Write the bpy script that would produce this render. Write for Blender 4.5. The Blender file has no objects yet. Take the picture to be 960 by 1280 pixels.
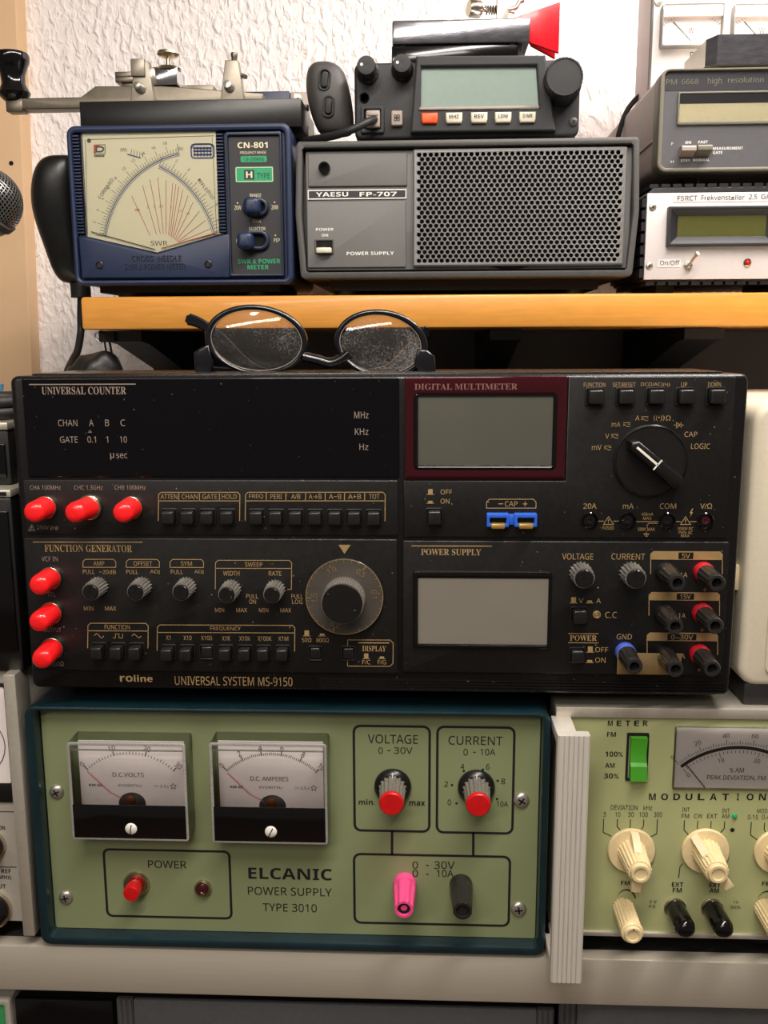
import bpy, bmesh, math, random
from mathutils import Vector, Matrix
random.seed(7)
PI = math.pi
SC = bpy.context.scene
COL = SC.collection

# ------------------------------------------------------------------ camera, world, light, exposure
FPX = 1180.0                                   # focal length in pixels of the 960x1280 frame
PITCH, YAW, ROLL = math.radians(10.15), math.radians(-2.53), math.radians(-0.26)
CAM = Vector((0.025, -0.50, 1.25))
FWD = Vector((math.sin(YAW) * math.cos(PITCH), math.cos(YAW) * math.cos(PITCH), -math.sin(PITCH)))
RIGHT0 = Vector((math.cos(YAW), -math.sin(YAW), 0))
UP0 = RIGHT0.cross(FWD)
RIGHT = RIGHT0 * math.cos(ROLL) + UP0 * math.sin(ROLL)
UP = UP0 * math.cos(ROLL) - RIGHT0 * math.sin(ROLL)
cd = bpy.data.cameras.new('camera')
cd.sensor_fit = 'VERTICAL'; cd.sensor_height = 32.0; cd.lens = FPX / 1280 * 32.0
cd.clip_start = 0.01; cd.clip_end = 50
cam = bpy.data.objects.new('camera', cd); COL.objects.link(cam)
M = Matrix.Identity(4)
for i in range(3):
    M[i][0], M[i][1], M[i][2], M[i][3] = RIGHT[i], UP[i], -FWD[i], CAM[i]
cam.matrix_world = M
SC.camera = cam

SC.view_settings.view_transform = 'Standard'
SC.view_settings.look = 'None'
SC.view_settings.exposure = 0.0
SC.view_settings.gamma = 1.0
SC.view_settings.use_curve_mapping = False
SC.cycles.transparent_max_bounces = 24

w = bpy.data.worlds.new('world'); SC.world = w; w.use_nodes = True
w.node_tree.nodes['Background'].inputs[0].default_value = (1.0, 0.86, 0.74, 1)
w.node_tree.nodes['Background'].inputs[1].default_value = 0.13

def area(name, loc, target, sx, sy, power, color):
    l = bpy.data.lights.new(name, 'AREA'); l.shape = 'RECTANGLE'; l.size = sx; l.size_y = sy
    l.energy = power; l.color = color
    o = bpy.data.objects.new(name, l); COL.objects.link(o); o.location = loc
    o.rotation_euler = (Vector(target) - Vector(loc)).to_track_quat('-Z', 'Y').to_euler()
    return o
area('tube_lamp', (0.16, -0.36, 1.84), (0.06, -0.26, 1.0), 1.2, 0.05, 14.5, (1.0, 0.925, 0.845))
area('wall_lamp', (0.34, 0.14, 1.72), (0.26, 0.40, 1.42), 0.20, 0.05, 2.4, (1.0, 0.955, 0.93))
ro = area('room_lamp', (-0.35, -1.5, 2.0), (0.0, 0.0, 1.1), 1.3, 0.10, 9.0, (1.0, 0.92, 0.84))
ro.rotation_euler.rotate_axis('Z', 0.45)

# ------------------------------------------------------------------ pixel rays
def W(px, py, Y):
    d = RIGHT * ((px - 480) / FPX) - UP * ((py - 640) / FPX) + FWD
    return CAM + d * ((Y - CAM.y) / d.y)

# ------------------------------------------------------------------ materials
def lin(h):
    h = h.lstrip('#'); o = []
    for i in (0, 2, 4):
        c = int(h[i:i + 2], 16) / 255
        o.append(c / 12.92 if c <= 0.04045 else ((c + 0.055) / 1.055) ** 2.4)
    return o
MATS = {}
def mat(name, col, rough=0.5, metal=0.0, noise=0.08, nscale=350, bump=0.0, bscale=2500, spec=0.5, coat=0.0, dust=0.0, stretch=(1, 1, 1), rnoise=0.08):
    m = bpy.data.materials.new(name); m.use_nodes = True
    nt = m.node_tree; N = nt.nodes; L = nt.links; b = N['Principled BSDF']
    c = lin(col) if isinstance(col, str) else list(col)
    tc = N.new('ShaderNodeTexCoord'); mp = N.new('ShaderNodeMapping'); mp.inputs['Scale'].default_value = stretch
    L.new(tc.outputs['Object'], mp.inputs['Vector'])
    nz = N.new('ShaderNodeTexNoise'); nz.inputs['Scale'].default_value = nscale; nz.inputs['Detail'].default_value = 3
    L.new(mp.outputs[0], nz.inputs['Vector'])
    mr = N.new('ShaderNodeMapRange'); mr.inputs[1].default_value = .25; mr.inputs[2].default_value = .75
    mr.inputs[3].default_value = 1 - noise; mr.inputs[4].default_value = 1 + noise
    L.new(nz.outputs[0], mr.inputs[0])
    vm = N.new('ShaderNodeVectorMath'); vm.operation = 'SCALE'; vm.inputs[0].default_value = c
    L.new(mr.outputs[0], vm.inputs['Scale'])
    colout = vm.outputs[0]
    if dust:
        dn = N.new('ShaderNodeTexNoise'); dn.inputs['Scale'].default_value = 420; dn.inputs['Detail'].default_value = 2
        L.new(tc.outputs['Object'], dn.inputs['Vector'])
        dr = N.new('ShaderNodeMapRange'); dr.inputs[1].default_value = .735; dr.inputs[2].default_value = .80
        dr.inputs[3].default_value = 0; dr.inputs[4].default_value = dust
        L.new(dn.outputs[0], dr.inputs[0])
        mx = N.new('ShaderNodeMix'); mx.data_type = 'RGBA'
        L.new(dr.outputs[0], mx.inputs['Factor']); L.new(colout, mx.inputs['A']); mx.inputs['B'].default_value = (.45, .42, .38, 1)
        colout = mx.outputs['Result']
    L.new(colout, b.inputs['Base Color'])
    rr = N.new('ShaderNodeMapRange'); rr.inputs[1].default_value = .25; rr.inputs[2].default_value = .75
    rr.inputs[3].default_value = max(0.02, rough - rnoise * rough); rr.inputs[4].default_value = min(1, rough + rnoise * rough)
    L.new(nz.outputs[0], rr.inputs[0]); L.new(rr.outputs[0], b.inputs['Roughness'])
    b.inputs['Metallic'].default_value = metal
    b.inputs['Specular IOR Level'].default_value = spec
    b.inputs['Coat Weight'].default_value = coat; b.inputs['Coat Roughness'].default_value = .08
    if bump:
        bn = N.new('ShaderNodeTexNoise'); bn.inputs['Scale'].default_value = bscale; bn.inputs['Detail'].default_value = 2
        L.new(mp.outputs[0], bn.inputs['Vector'])
        bp = N.new('ShaderNodeBump'); bp.inputs['Strength'].default_value = bump; bp.inputs['Distance'].default_value = 0.0005
        L.new(bn.outputs[0], bp.inputs['Height']); L.new(bp.outputs[0], b.inputs['Normal'])
    MATS[name] = m
    return m
def clear(name, tint=(1, 1, 1), rough=0.02, ior=1.45, smudge_or_gleam=0.0, base=0.02):
    m = bpy.data.materials.new(name); m.use_nodes = True
    nt = m.node_tree; N = nt.nodes; L = nt.links; N.remove(N['Principled BSDF'])
    t = N.new('ShaderNodeBsdfTransparent'); t.inputs[0].default_value = (*tint, 1)
    g = N.new('ShaderNodeBsdfGlossy'); g.inputs['Roughness'].default_value = rough
    f = N.new('ShaderNodeFresnel'); f.inputs[0].default_value = ior
    mx = N.new('ShaderNodeMixShader'); L.new(f.outputs[0], mx.inputs[0]); L.new(t.outputs[0], mx.inputs[1]); L.new(g.outputs[0], mx.inputs[2])
    out = mx.outputs[0]
    if smudge_or_gleam:
        tc = N.new('ShaderNodeTexCoord'); nz = N.new('ShaderNodeTexNoise'); nz.inputs['Scale'].default_value = 1100; nz.inputs['Detail'].default_value = 3
        L.new(tc.outputs['Object'], nz.inputs['Vector'])
        n2 = N.new('ShaderNodeTexNoise'); n2.inputs['Scale'].default_value = 30; L.new(tc.outputs['Object'], n2.inputs['Vector'])
        ml = N.new('ShaderNodeMath'); ml.operation = 'MULTIPLY'; L.new(nz.outputs[0], ml.inputs[0]); L.new(n2.outputs[0], ml.inputs[1])
        mr = N.new('ShaderNodeMapRange'); mr.inputs[1].default_value = .24; mr.inputs[2].default_value = .42; mr.inputs[3].default_value = base; mr.inputs[4].default_value = smudge_or_gleam
        L.new(ml.outputs[0], mr.inputs[0])
        d = N.new('ShaderNodeBsdfDiffuse'); d.inputs[0].default_value = (.7, .66, .62, 1)
        m2 = N.new('ShaderNodeMixShader'); L.new(mr.outputs[0], m2.inputs[0]); L.new(out, m2.inputs[1]); L.new(d.outputs[0], m2.inputs[2])
        out = m2.outputs[0]
    L.new(out, N['Material Output'].inputs['Surface'])
    MATS[name] = m
    return m

# plaster wall: lumpy ingrain paint
def wall_material():
    m = mat('ingrain_paint', (.86, .80, .775), .75, noise=.03, nscale=60)
    nt = m.node_tree; N = nt.nodes; L = nt.links
    tc = N.new('ShaderNodeTexCoord'); mp = N.new('ShaderNodeMapping'); mp.inputs['Rotation'].default_value = (0, .35, 0); mp.inputs['Scale'].default_value = (1.3, 1, .75)
    L.new(tc.outputs['Object'], mp.inputs['Vector'])
    n1 = N.new('ShaderNodeTexNoise'); n1.inputs['Scale'].default_value = 120; n1.inputs['Detail'].default_value = 2; n1.inputs['Distortion'].default_value = .35
    L.new(mp.outputs[0], n1.inputs['Vector'])
    r = N.new('ShaderNodeMapRange'); r.inputs[1].default_value = .38; r.inputs[2].default_value = .75; r.interpolation_type = 'SMOOTHSTEP'
    L.new(n1.outputs[0], r.inputs[0])
    bp = N.new('ShaderNodeBump'); bp.inputs['Strength'].default_value = .7; bp.inputs['Distance'].default_value = .0020
    L.new(r.outputs[0], bp.inputs['Height']); L.new(bp.outputs[0], N['Principled BSDF'].inputs['Normal'])
    return m
wall_material()
mat('board_paint', '#d8b48c', .6, noise=.03, nscale=30)
mat('ceiling_paint', '#cfc6ba', .8)
mat('floor_wood', '#6a5138', .5, stretch=(1, 8, 1), nscale=20)
mat('varnished_wood', '#d9953f', .38, noise=.10, nscale=40, stretch=(1.0, 4, 9), bump=.15, bscale=700, coat=.15)
mat('shelf_under', '#5b5048', .7)
mat('bracket_black', '#1a1a1c', .45, bump=.1)
mat('alu_brushed', '#c6beae', .42, metal=.35, noise=.05, stretch=(.08, 1, 6), nscale=300)
mat('key_steel', '#8f877a', .38, metal=.6, noise=.1)
mat('board_grey', '#98989a', .6, noise=.04, nscale=30)
mat('alu_side', '#c9c2b4', .4, metal=.55, noise=.05)
mat('alu_handle', '#d2ccc2', .42, metal=.15, noise=.06, stretch=(3, 1, .1))
mat('steel', '#c4beb4', .32, metal=.8, noise=.06)
mat('brass_dull', '#6f685c', .38, metal=.85, noise=.12, nscale=200)
mat('chrome', '#d6d6da', .12, metal=1, noise=.04, bump=.04, bscale=900)
mat('chrome_scratched', '#b9bac4', .2, metal=1, noise=.18, nscale=160, stretch=(.6, 1, 2), bump=.10, bscale=500)
mat('nickel', '#cfc4ae', .22, metal=1)
mat('gold_contact', '#c9a35c', .3, metal=.6)
mat('brass_link', '#b3996b', .35, metal=.7, noise=.06)
mat('black_plastic', '#151414', .34, bump=.06, bscale=4000)
mat('black_matte', '#161616', .6, bump=.15, bscale=3000)
mat('black_gloss', '#0b0a0c', .12)
mat('black_rubber', '#1c1b1b', .55)
mat('void', '#050505', .9)
mat('ms_case', '#0e0d0e', .28, bump=.05, bscale=3500, dust=.35)
mat('ms_panel', '#0f0e0e', .40, bump=.10, bscale=4500, dust=.55)
mat('ms_window', '#040408', .06, dust=.25, rnoise=.02)
mat('ms_gold', '#a08458', .5, noise=.05)
mat('window_print', '#7a534b', .5)
mat('post_black', '#262423', .24, dust=.35)
mat('ms_dim', '#8d7c70', .5, noise=.05)
mat('ms_band', '#a98c5e', .45, metal=.3)
mat('red_acrylic', '#33030d', .07, coat=.6, noise=.05)
mat('lcd_grey', '#9a998b', .25, noise=.03, nscale=60)
mat('lcd_silver', '#dad2c2', .22, noise=.04, nscale=30)
mat('lcd_green', '#b4c8be', .3, noise=.03)
mat('lcd_olive', '#55552a', .3, noise=.05)
mat('lcd_yellow', '#f0e6be', .35, noise=.04)
mat('button_black', '#1c1b1b', .33, dust=.4)
mat('knob_black', '#141313', .30, dust=.3)
mat('knob_ridge', '#8a857e', .28, metal=.45, dust=.5)
mat('red_cap', '#ff1e22', .30, noise=.04, coat=.3)
mat('red_plastic', '#c81418', .35)
mat('post_red', '#c01828', .35)
mat('post_blue', '#4a63c0', .35)
mat('pink_plastic', '#ee4f8d', .38, noise=.05)
mat('socket_blue', '#2c62cf', .35)
mat('white_mark', '#e8e4da', .5)
mat('elc_case', '#11282f', .30, noise=.2, nscale=60, bump=.15, bscale=1200, coat=.2)
mat('elc_panel', '#848d66', .48, noise=.035, nscale=25)
mat('print_black', '#15161a', .55)
mat('meter_white', '#f6ebe8', .5, noise=.02)
mat('meter_print', '#2b2523', .6)
mat('meter_red', '#d0352c', .5)
mat('meter_copper', '#8c4a30', .35, metal=.7)
clear('acrylic', (.985, .99, .99), .02, 1.49)
clear('acrylic_edge', (.86, .89, .88), .1, 1.7, smudge_or_gleam=.5, base=.35)  # pale diffuse mixed in for the bright light on the cover edges
clear('lens', (.88, .84, .87), .01, 1.6, smudge_or_gleam=.26, base=.03)
clear('window_pane', (.98, .98, .98), .02, 1.45)
mat('dial_disc', '#4a453f', .28, noise=.10, nscale=120, coat=.3)
mat('mod_panel', '#a9ad7c', .48, noise=.035, nscale=25)
mat('ivory', '#e2cd9f', .42, noise=.05)
mat('ivory_light', '#e9d8b4', .42, noise=.05)
mat('switch_green', '#4aa02c', .35, noise=.05)
mat('dial_grey', '#ebe2dc', .45, noise=.02)
mat('beige_case', '#d0c6b0', .5, noise=.04, bump=.05)
mat('navy', '#1c2947', .42, noise=.07, bump=.05, bscale=2500)
mat('navy_dark', '#152038', .40, noise=.06, bump=.05)
mat('panel_dark', '#26262a', .5, bump=.05)
mat('dial_cream', '#f2ecc8', .45, noise=.02)
mat('ink_blue', '#3c4d8c', .6)
mat('ink_grey', '#5c5750', .6)
mat('ink_red', '#c2604f', .6)
mat('label_green', '#1f9c68', .5)
mat('label_cream', '#e8dcb8', .5)
mat('label_white', '#e9e6e0', .5)
mat('fp_case', '#4f4e4c', .55, bump=.25, bscale=1800)
mat('fp_face', '#6a6967', .50, bump=.12, bscale=3000, noise=.03)
mat('fp_grille', '#8a8987', .40, metal=.45, noise=.06)
mat('radio_black', '#232325', .55, bump=.2, bscale=2600)
mat('radio_btn', '#d8d2bc', .4)
mat('radio_orange', '#f0551c', .4)
mat('mic_black', '#423f3e', .5, bump=.3, bscale=2400)
mat('mic_gloss', '#131313', .33)
mat('grille_mesh', '#8c8a88', .35, metal=.9)
mat('red_paddle', '#e01020', .22, coat=.4)
mat('pm_case', '#716d5f', .55, bump=.1, noise=.04)
mat('pm_side', '#a4958c', .55, bump=.05)
mat('pm_face', '#57565a', .5, noise=.05)
mat('pm_band', '#2a2a2f', .5)
mat('sink_black', '#2c2c2e', .4, metal=.3, noise=.1)
mat('plate_white', '#ddd5d4', .45, noise=.02)
mat('label_tape', '#e8e2e0', .4)
mat('white_panel', '#ece6e4', .5, noise=.02)
mat('pinkish_side', '#d9c5c0', .5, noise=.03)
mat('silver_panel', '#b9b2a6', .45, metal=.2, noise=.03)
mat('grey_device', '#4c4c4e', .45, bump=.05)
mat('bag_black', '#171717', .45, bump=.5, bscale=300)
mat('frame_black', '#0d0e13', .22, coat=.3)
mat('led_dark', '#4a1018', .15, coat=.5)
mat('cyan_cloth', '#5c9fd0', .6)
mat('green_lit', '#3a9a5a', .5)

# ------------------------------------------------------------------ mesh builder
_glyphs = {}
TXT = bpy.data.scenes.new('type_setting')
def glyphs(s):
    if s not in _glyphs:
        c = bpy.data.curves.new('t', 'FONT'); c.body = s; c.resolution_u = 3
        o = bpy.data.objects.new('t', c); TXT.collection.objects.link(o)
        TXT.view_layers[0].update(); dg = TXT.view_layers[0].depsgraph
        me = bpy.data.meshes.new_from_object(o.evaluated_get(dg))
        vs = [(v.co.x, v.co.y) for v in me.vertices]; fs = [tuple(p.vertices) for p in me.polygons]
        bpy.data.objects.remove(o); bpy.data.curves.remove(c); bpy.data.meshes.remove(me)
        _glyphs[s] = (vs, fs)
    return _glyphs[s]
def serif(s):
    return ''.join(chr(0x1D400 + ord(c) - 65) if 'A' <= c <= 'Z' else c for c in s)
def sans(s):
    o = ''
    for c in s:
        if 'A' <= c <= 'Z': o += chr(0x1D5A0 + ord(c) - 65)
        elif 'a' <= c <= 'z': o += chr(0x1D5BA + ord(c) - 97)
        elif '0' <= c <= '9': o += chr(0x1D7E2 + ord(c) - 48)
        else: o += c
    return o
def boldsans(s):
    o = ''
    for c in s:
        if 'A' <= c <= 'Z': o += chr(0x1D5D4 + ord(c) - 65)
        elif 'a' <= c <= 'z': o += chr(0x1D5EE + ord(c) - 97)
        elif '0' <= c <= '9': o += chr(0x1D7EC + ord(c) - 48)
        else: o += c
    return o

def rrect(x0, x1, z0, z1, r, n=4):
    r = max(1e-6, min(r, (x1 - x0) / 2 - 1e-6, (z1 - z0) / 2 - 1e-6)); o = []
    for cx, cz, a0 in ((x1 - r, z0 + r, -90), (x1 - r, z1 - r, 0), (x0 + r, z1 - r, 90), (x0 + r, z0 + r, 180)):
        for k in range(n + 1):
            a = math.radians(a0 + 90 * k / n); o.append((cx + r * math.cos(a), cz + r * math.sin(a)))
    return o
def inset_poly(pts, d):
    n = len(pts); o = []
    for i in range(n):
        p0, p1, p2 = Vector(pts[i - 1]), Vector(pts[i]), Vector(pts[(i + 1) % n])
        e1 = (p1 - p0); e2 = (p2 - p1)
        if e1.length < 1e-9 or e2.length < 1e-9: o.append(tuple(p1)); continue
        e1.normalize(); e2.normalize()
        n1 = Vector((-e1.y, e1.x)); n2 = Vector((-e2.y, e2.x)); b = n1 + n2
        k = d / max(.35, (1 + n1.dot(n2)))
        q = p1 + b * k; o.append((q.x, q.y))
    return o

class MB:
    def __init__(s): s.v = []; s.f = []; s.m = []
    def mark(s): return len(s.v)
    def xf(s, k, M):
        for i in range(k, len(s.v)): s.v[i] = tuple(M @ Vector(s.v[i]))
        return s
    def add(s, vs, fs, m=0):
        k = len(s.v); s.v += [tuple(p) for p in vs]
        for f in fs: s.f.append(tuple(i + k for i in f)); s.m.append(m)
        return s
    def loft(s, loops, m=0, cap0=True, cap1=True, wrap=False):
        n = len(loops[0]); vs = [p for l in loops for p in l]; fs = []
        L = len(loops)
        for i in range(L if wrap else L - 1):
            a = i * n; b = ((i + 1) % L) * n
            for j in range(n):
                k = (j + 1) % n
                fs.append((a + j, a + k, b + k, b + j))
        if not wrap:
            if cap0: fs.append(tuple(range(n)))
            if cap1: fs.append(tuple(reversed(range((L - 1) * n, L * n))))
        return s.add(vs, fs, m)
    def box(s, x0, x1, y0, y1, z0, z1, m=0, bev=0.0, seg=2):
        x0, x1 = sorted((x0, x1)); y0, y1 = sorted((y0, y1)); z0, z1 = sorted((z0, z1))
        bm = bmesh.new(); bmesh.ops.create_cube(bm, size=1)
        for v in bm.verts:
            v.co = Vector(((x0 + x1) / 2 + v.co.x * (x1 - x0), (y0 + y1) / 2 + v.co.y * (y1 - y0), (z0 + z1) / 2 + v.co.z * (z1 - z0)))
        if bev:
            bmesh.ops.bevel(bm, geom=bm.edges[:], offset=min(bev, .45 * min(x1 - x0, y1 - y0, z1 - z0)), segments=seg, profile=.5, affect='EDGES')
        bm.verts.ensure_lookup_table()
        s.add([v.co[:] for v in bm.verts], [tuple(v.index for v in f.verts) for f in bm.faces], m); bm.free()
        return s
    def prism(s, pts, y0, y1, m=0, ch=0.0, n=3):
        """outline pts (x,z) counter-clockwise seen from the front; front face at y0, edge rounded by ch"""
        loops = []
        if ch:
            for k in range(n + 1):
                a = k / n * PI / 2
                q = inset_poly(pts, ch * (1 - math.sin(a)))
                loops.append([(x, y0 + ch * (1 - math.cos(a)), z) for x, z in q])
        else: loops.append([(x, y0, z) for x, z in pts])
        loops.append([(x, y1, z) for x, z in pts])
        return s.loft(loops, m)
    def rprism(s, x0, x1, z0, z1, r, y0, y1, m=0, ch=0.0, n=4):
        return s.prism(rrect(x0, x1, z0, z1, r, n), y0, y1, m, ch)
    def frame(s, outer, inner, y0, y1, m=0, ch=0.0, y0i=None):
        """ring between two outlines with equal point counts"""
        y0i = y0 if y0i is None else y0i
        loops = [[(x, y1, z) for x, z in outer]]
        if ch:
            for k in (2, 1, 0):
                a = k / 2 * PI / 2
                loops.append([(x, y0 + ch * (1 - math.cos(a)), z) for x, z in inset_poly(outer, ch * (1 - math.sin(a)))])
            for k in (0, 1, 2):
                a = k / 2 * PI / 2
                loops.append([(x, y0i + ch * (1 - math.cos(a)), z) for x, z in inset_poly(inner, -ch * (1 - math.sin(a)))])
        else:
            loops += [[(x, y0, z) for x, z in outer], [(x, y0i, z) for x, z in inner]]
        loops.append([(x, y1, z) for x, z in inner])
        return s.loft(loops, m, wrap=True)
    def lathe(s, o, prof, axis=(0, -1, 0), seg=24, m=0, flute=None):
        """prof [(r, t)] along axis from point o; flute = (count, amplitude, first ring, last ring)"""
        ax = Vector(axis).normalized()
        u = ax.orthogonal().normalized() if abs(ax.y) < .95 else Vector((1, 0, 0))
        u = (u - ax * u.dot(ax)).normalized(); v = ax.cross(u); o = Vector(o); loops = []
        for i, (r, t) in enumerate(prof):
            lp = []
            for k in range(seg):
                a = 2 * PI * k / seg; rr = max(r, 1e-5)
                if flute and flute[2] <= i <= flute[3]:
                    rr *= 1 - flute[1] * (0.5 + 0.5 * math.copysign(abs(math.cos(flute[0] * a)) ** .5, math.cos(flute[0] * a)))
                p = o + ax * t + (u * math.cos(a) + v * math.sin(a)) * rr
                lp.append(p[:])
            loops.append(lp)
        return s.loft(loops, m)
    def sphere(s, c, r, m=0, sx=1, sy=1, sz=1, nu=20, nv=12):
        prof = [(math.sin(PI * k / nv) * r, -math.cos(PI * k / nv) * r) for k in range(nv + 1)]
        k0 = s.mark(); s.lathe((0, 0, 0), prof, (0, 0, 1), nu, m)
        return s.xf(k0, Matrix.Translation(c) @ Matrix.Diagonal((sx, sy, sz, 1)))
    def tube(s, path, r, m=0, seg=8, closed=False):
        P = [Vector(p) for p in path]; n = len(P); loops = []; up = None
        for i in range(n):
            a = P[i - 1] if (i > 0 or closed) else P[i]; b = P[(i + 1) % n] if (i < n - 1 or closed) else P[i]
            t = (b - a).normalized()
            if up is None: up = t.orthogonal().normalized()
            up = (up - t * up.dot(t)).normalized(); sd = t.cross(up)
            rr = r[i] if isinstance(r, (list, tuple)) else r
            loops.append([(P[i] + (up * math.cos(2 * PI * k / seg) + sd * math.sin(2 * PI * k / seg)) * rr)[:] for k in range(seg)])
        return s.loft(loops, m, wrap=closed)
    def line(s, pts, wd, y, m=0, closed=False):
        """flat printed line of width wd on the plane y"""
        P = [Vector(p) for p in pts]; n = len(P); L = []; R = []
        for i in range(n):
            a = P[i - 1] if (i > 0 or closed) else P[i]; b = P[(i + 1) % n] if (i < n - 1 or closed) else P[i]
            t1 = (P[i] - a); t2 = (b - P[i])
            if t1.length < 1e-9: t1 = t2
            if t2.length < 1e-9: t2 = t1
            t1 = t1.normalized(); t2 = t2.normalized()
            n1 = Vector((-t1.y, t1.x)); n2 = Vector((-t2.y, t2.x)); q = (n1 + n2) / max(.4, 1 + n1.dot(n2)) * wd / 2
            L.append(P[i] + q); R.append(P[i] - q)
        vs = [(p.x, y, p.y) for p in L] + [(p.x, y, p.y) for p in R]
        fs = [(i, n + i, n + (i + 1) % n, (i + 1) % n) for i in range(n if closed else n - 1)]
        return s.add(vs, fs, m)
    def poly(s, pts, y, m=0):
        return s.add([(x, y, z) for x, z in pts], [tuple(range(len(pts)))], m)
    def disk(s, c, r, y, m=0, n=20):
        return s.poly([(c[0] + r * math.cos(2 * PI * k / n), c[1] + r * math.sin(2 * PI * k / n)) for k in range(n)], y, m)
    def ring(s, c, r, wd, y, m=0, n=32):
        return s.line([(c[0] + r * math.cos(2 * PI * k / n), c[1] + r * math.sin(2 * PI * k / n)) for k in range(n)], wd, y, m, True)
    def text(s, t, x0, z0, x1, z1, y, m=0):
        vs, fs = glyphs(t)
        if not vs: return s
        a0 = min(p[0] for p in vs); a1 = max(p[0] for p in vs); b0 = min(p[1] for p in vs); b1 = max(p[1] for p in vs)
        kx = (x1 - x0) / max(1e-6, a1 - a0); kz = (z1 - z0) / max(1e-6, b1 - b0)
        return s.add([(x0 + (p[0] - a0) * kx, y, z0 + (p[1] - b0) * kz) for p in vs], fs, m)
    def ctext(s, t, c, h, y, m=0, rot=0.0, sx=1.0):
        """text centred on c with height h, turned by rot about the panel normal"""
        vs, fs = glyphs(sans(t))
        a0 = min(p[0] for p in vs); a1 = max(p[0] for p in vs); b0 = min(p[1] for p in vs); b1 = max(p[1] for p in vs)
        k = h / (b1 - b0); o = []
        for p in vs:
            X = (p[0] - (a0 + a1) / 2) * k * sx; Z = (p[1] - (b0 + b1) / 2) * k
            o.append((c[0] + X * math.cos(rot) - Z * math.sin(rot), y, c[1] + X * math.sin(rot) + Z * math.cos(rot)))
        return s.add(o, fs, m)
    def build(s, name, mats, parent=None, smooth=38, loc=None):
        me = bpy.data.meshes.new(name); me.from_pydata(s.v, [], s.f)
        if isinstance(mats, str): mats = [mats]
        for q in mats: me.materials.append(MATS[q])
        for p, q in zip(me.polygons, s.m): p.material_index = q
        bm = bmesh.new(); bm.from_mesh(me)
        bmesh.ops.recalc_face_normals(bm, faces=bm.faces[:]); bm.to_mesh(me); bm.free()
        if smooth:
            me.shade_smooth(); me.set_sharp_from_angle(angle=math.radians(smooth))
        o = bpy.data.objects.new(name, me); COL.objects.link(o)
        if parent: o.parent = parent
        if loc is not None: o.location = loc
        return o

def thing(name, label, cat, loc, group=None):
    o = bpy.data.objects.new(name, None); COL.objects.link(o); o.empty_display_size = .02
    o.location = loc; o['label'] = label; o['category'] = cat
    if group: o['group'] = group
    return o
def tag(o, label, cat, group=None):
    o['label'] = label; o['category'] = cat
    if group: o['group'] = group
    return o
def struct(mb, name, mats, smooth=38):
    o = mb.build(name, mats, None, smooth); o['kind'] = 'structure'; return o

def homography(src, dst):
    import numpy as np
    A = []; b = []
    for (x, y), (u, v) in zip(src, dst):
        A.append([x, y, 1, 0, 0, 0, -u * x, -u * y]); b.append(u)
        A.append([0, 0, 0, x, y, 1, -v * x, -v * y]); b.append(v)
    h = np.linalg.solve(np.array(A), np.array(b))
    return [float(q) for q in h] + [1.0]

class Dev:
    """A device whose front is the upright plane Y; quad = its photo corners TL,TR,BR,BL. p(px,py) gives panel coordinates."""
    def __init__(s, quad, Y, zbase=None):
        q = [W(x, y, Y) for x, y in quad]
        s.Y = Y
        X0 = (q[0].x + q[3].x) / 2; X1 = (q[1].x + q[2].x) / 2; Z1 = (q[0].z + q[1].z) / 2; Z0 = (q[2].z + q[3].z) / 2
        s.zb = Z0 if zbase is None else zbase
        s.cx = (X0 + X1) / 2
        s.x0, s.x1, s.z0, s.z1 = X0 - s.cx, X1 - s.cx, Z0 - s.zb, Z1 - s.zb
        s.loc = (s.cx, Y, s.zb)
        s.h = homography(quad, [(s.x0, s.z1), (s.x1, s.z1), (s.x1, s.z0), (s.x0, s.z0)])
        s.k = (s.x1 - s.x0) / ((quad[1][0] - quad[0][0] + quad[2][0] - quad[3][0]) / 2)   # metres per pixel
    def p(s, x, y):
        h = s.h; d = h[6] * x + h[7] * y + h[8]
        return ((h[0] * x + h[1] * y + h[2]) / d, (h[3] * x + h[4] * y + h[5]) / d)
    def box(s, x0, y0, x1, y1):
        """pixel box -> x0,x1,z0,z1"""
        a = s.p((x0 + x1) / 2, y0); b = s.p((x0 + x1) / 2, y1); c = s.p(x0, (y0 + y1) / 2); d = s.p(x1, (y0 + y1) / 2)
        return c[0], d[0], b[1], a[1]
    def T(s, mb, y, m, items, f=None):
        for t, x0, y0, x1, y1 in items:
            X0, X1, Z0, Z1 = s.box(x0, y0, x1, y1)
            mb.text((f or sans)(t), X0, Z0, X1, Z1, y, m)
    def line(s, mb, y, m, pts, wpx=1.0, closed=False):
        mb.line([s.p(*q) for q in pts], wpx * s.k, y, m, closed)
    def rr(s, mb, y, m, x0, y0, x1, y1, r, wpx=1.0):
        X0, X1, Z0, Z1 = s.box(x0, y0, x1, y1)
        mb.line(rrect(X0, X1, Z0, Z1, r * s.k, 4), wpx * s.k, y, m, True)

# ================================================================== the setting
YW = 0.40
mb = MB(); mb.box(-1.6, 1.6, YW, YW + .12, 0, 2.4); struct(mb, 'wall_back', 'ingrain_paint')
mb = MB(); mb.box(-1.6, 1.6, -2.6, YW, -.05, 0); struct(mb, 'floor', 'floor_wood')
mb = MB(); mb.box(-1.6, 1.6, -2.6, YW + .12, 2.4, 2.46); struct(mb, 'ceiling', 'ceiling_paint')
a = W(20, 0, YW - .02); b = W(40, 465, YW - .02); d = (a - b) / (a.z - b.z)
xa = lambda z: b.x + d.x * (z - b.z)
mb = MB(); mb.prism([(xa(.02) - .45, .02), (xa(.02), .02), (xa(2.3), 2.3), (xa(2.3) - .45, 2.3)], YW - .02, YW, 0, .0015)
q = W(14, 204, YW - .02); mb.lathe((q.x, YW - .0199, q.z), [(.0022, 0), (.0018, .0006), (.0005, .0008)], seg=10, m=1)
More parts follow.
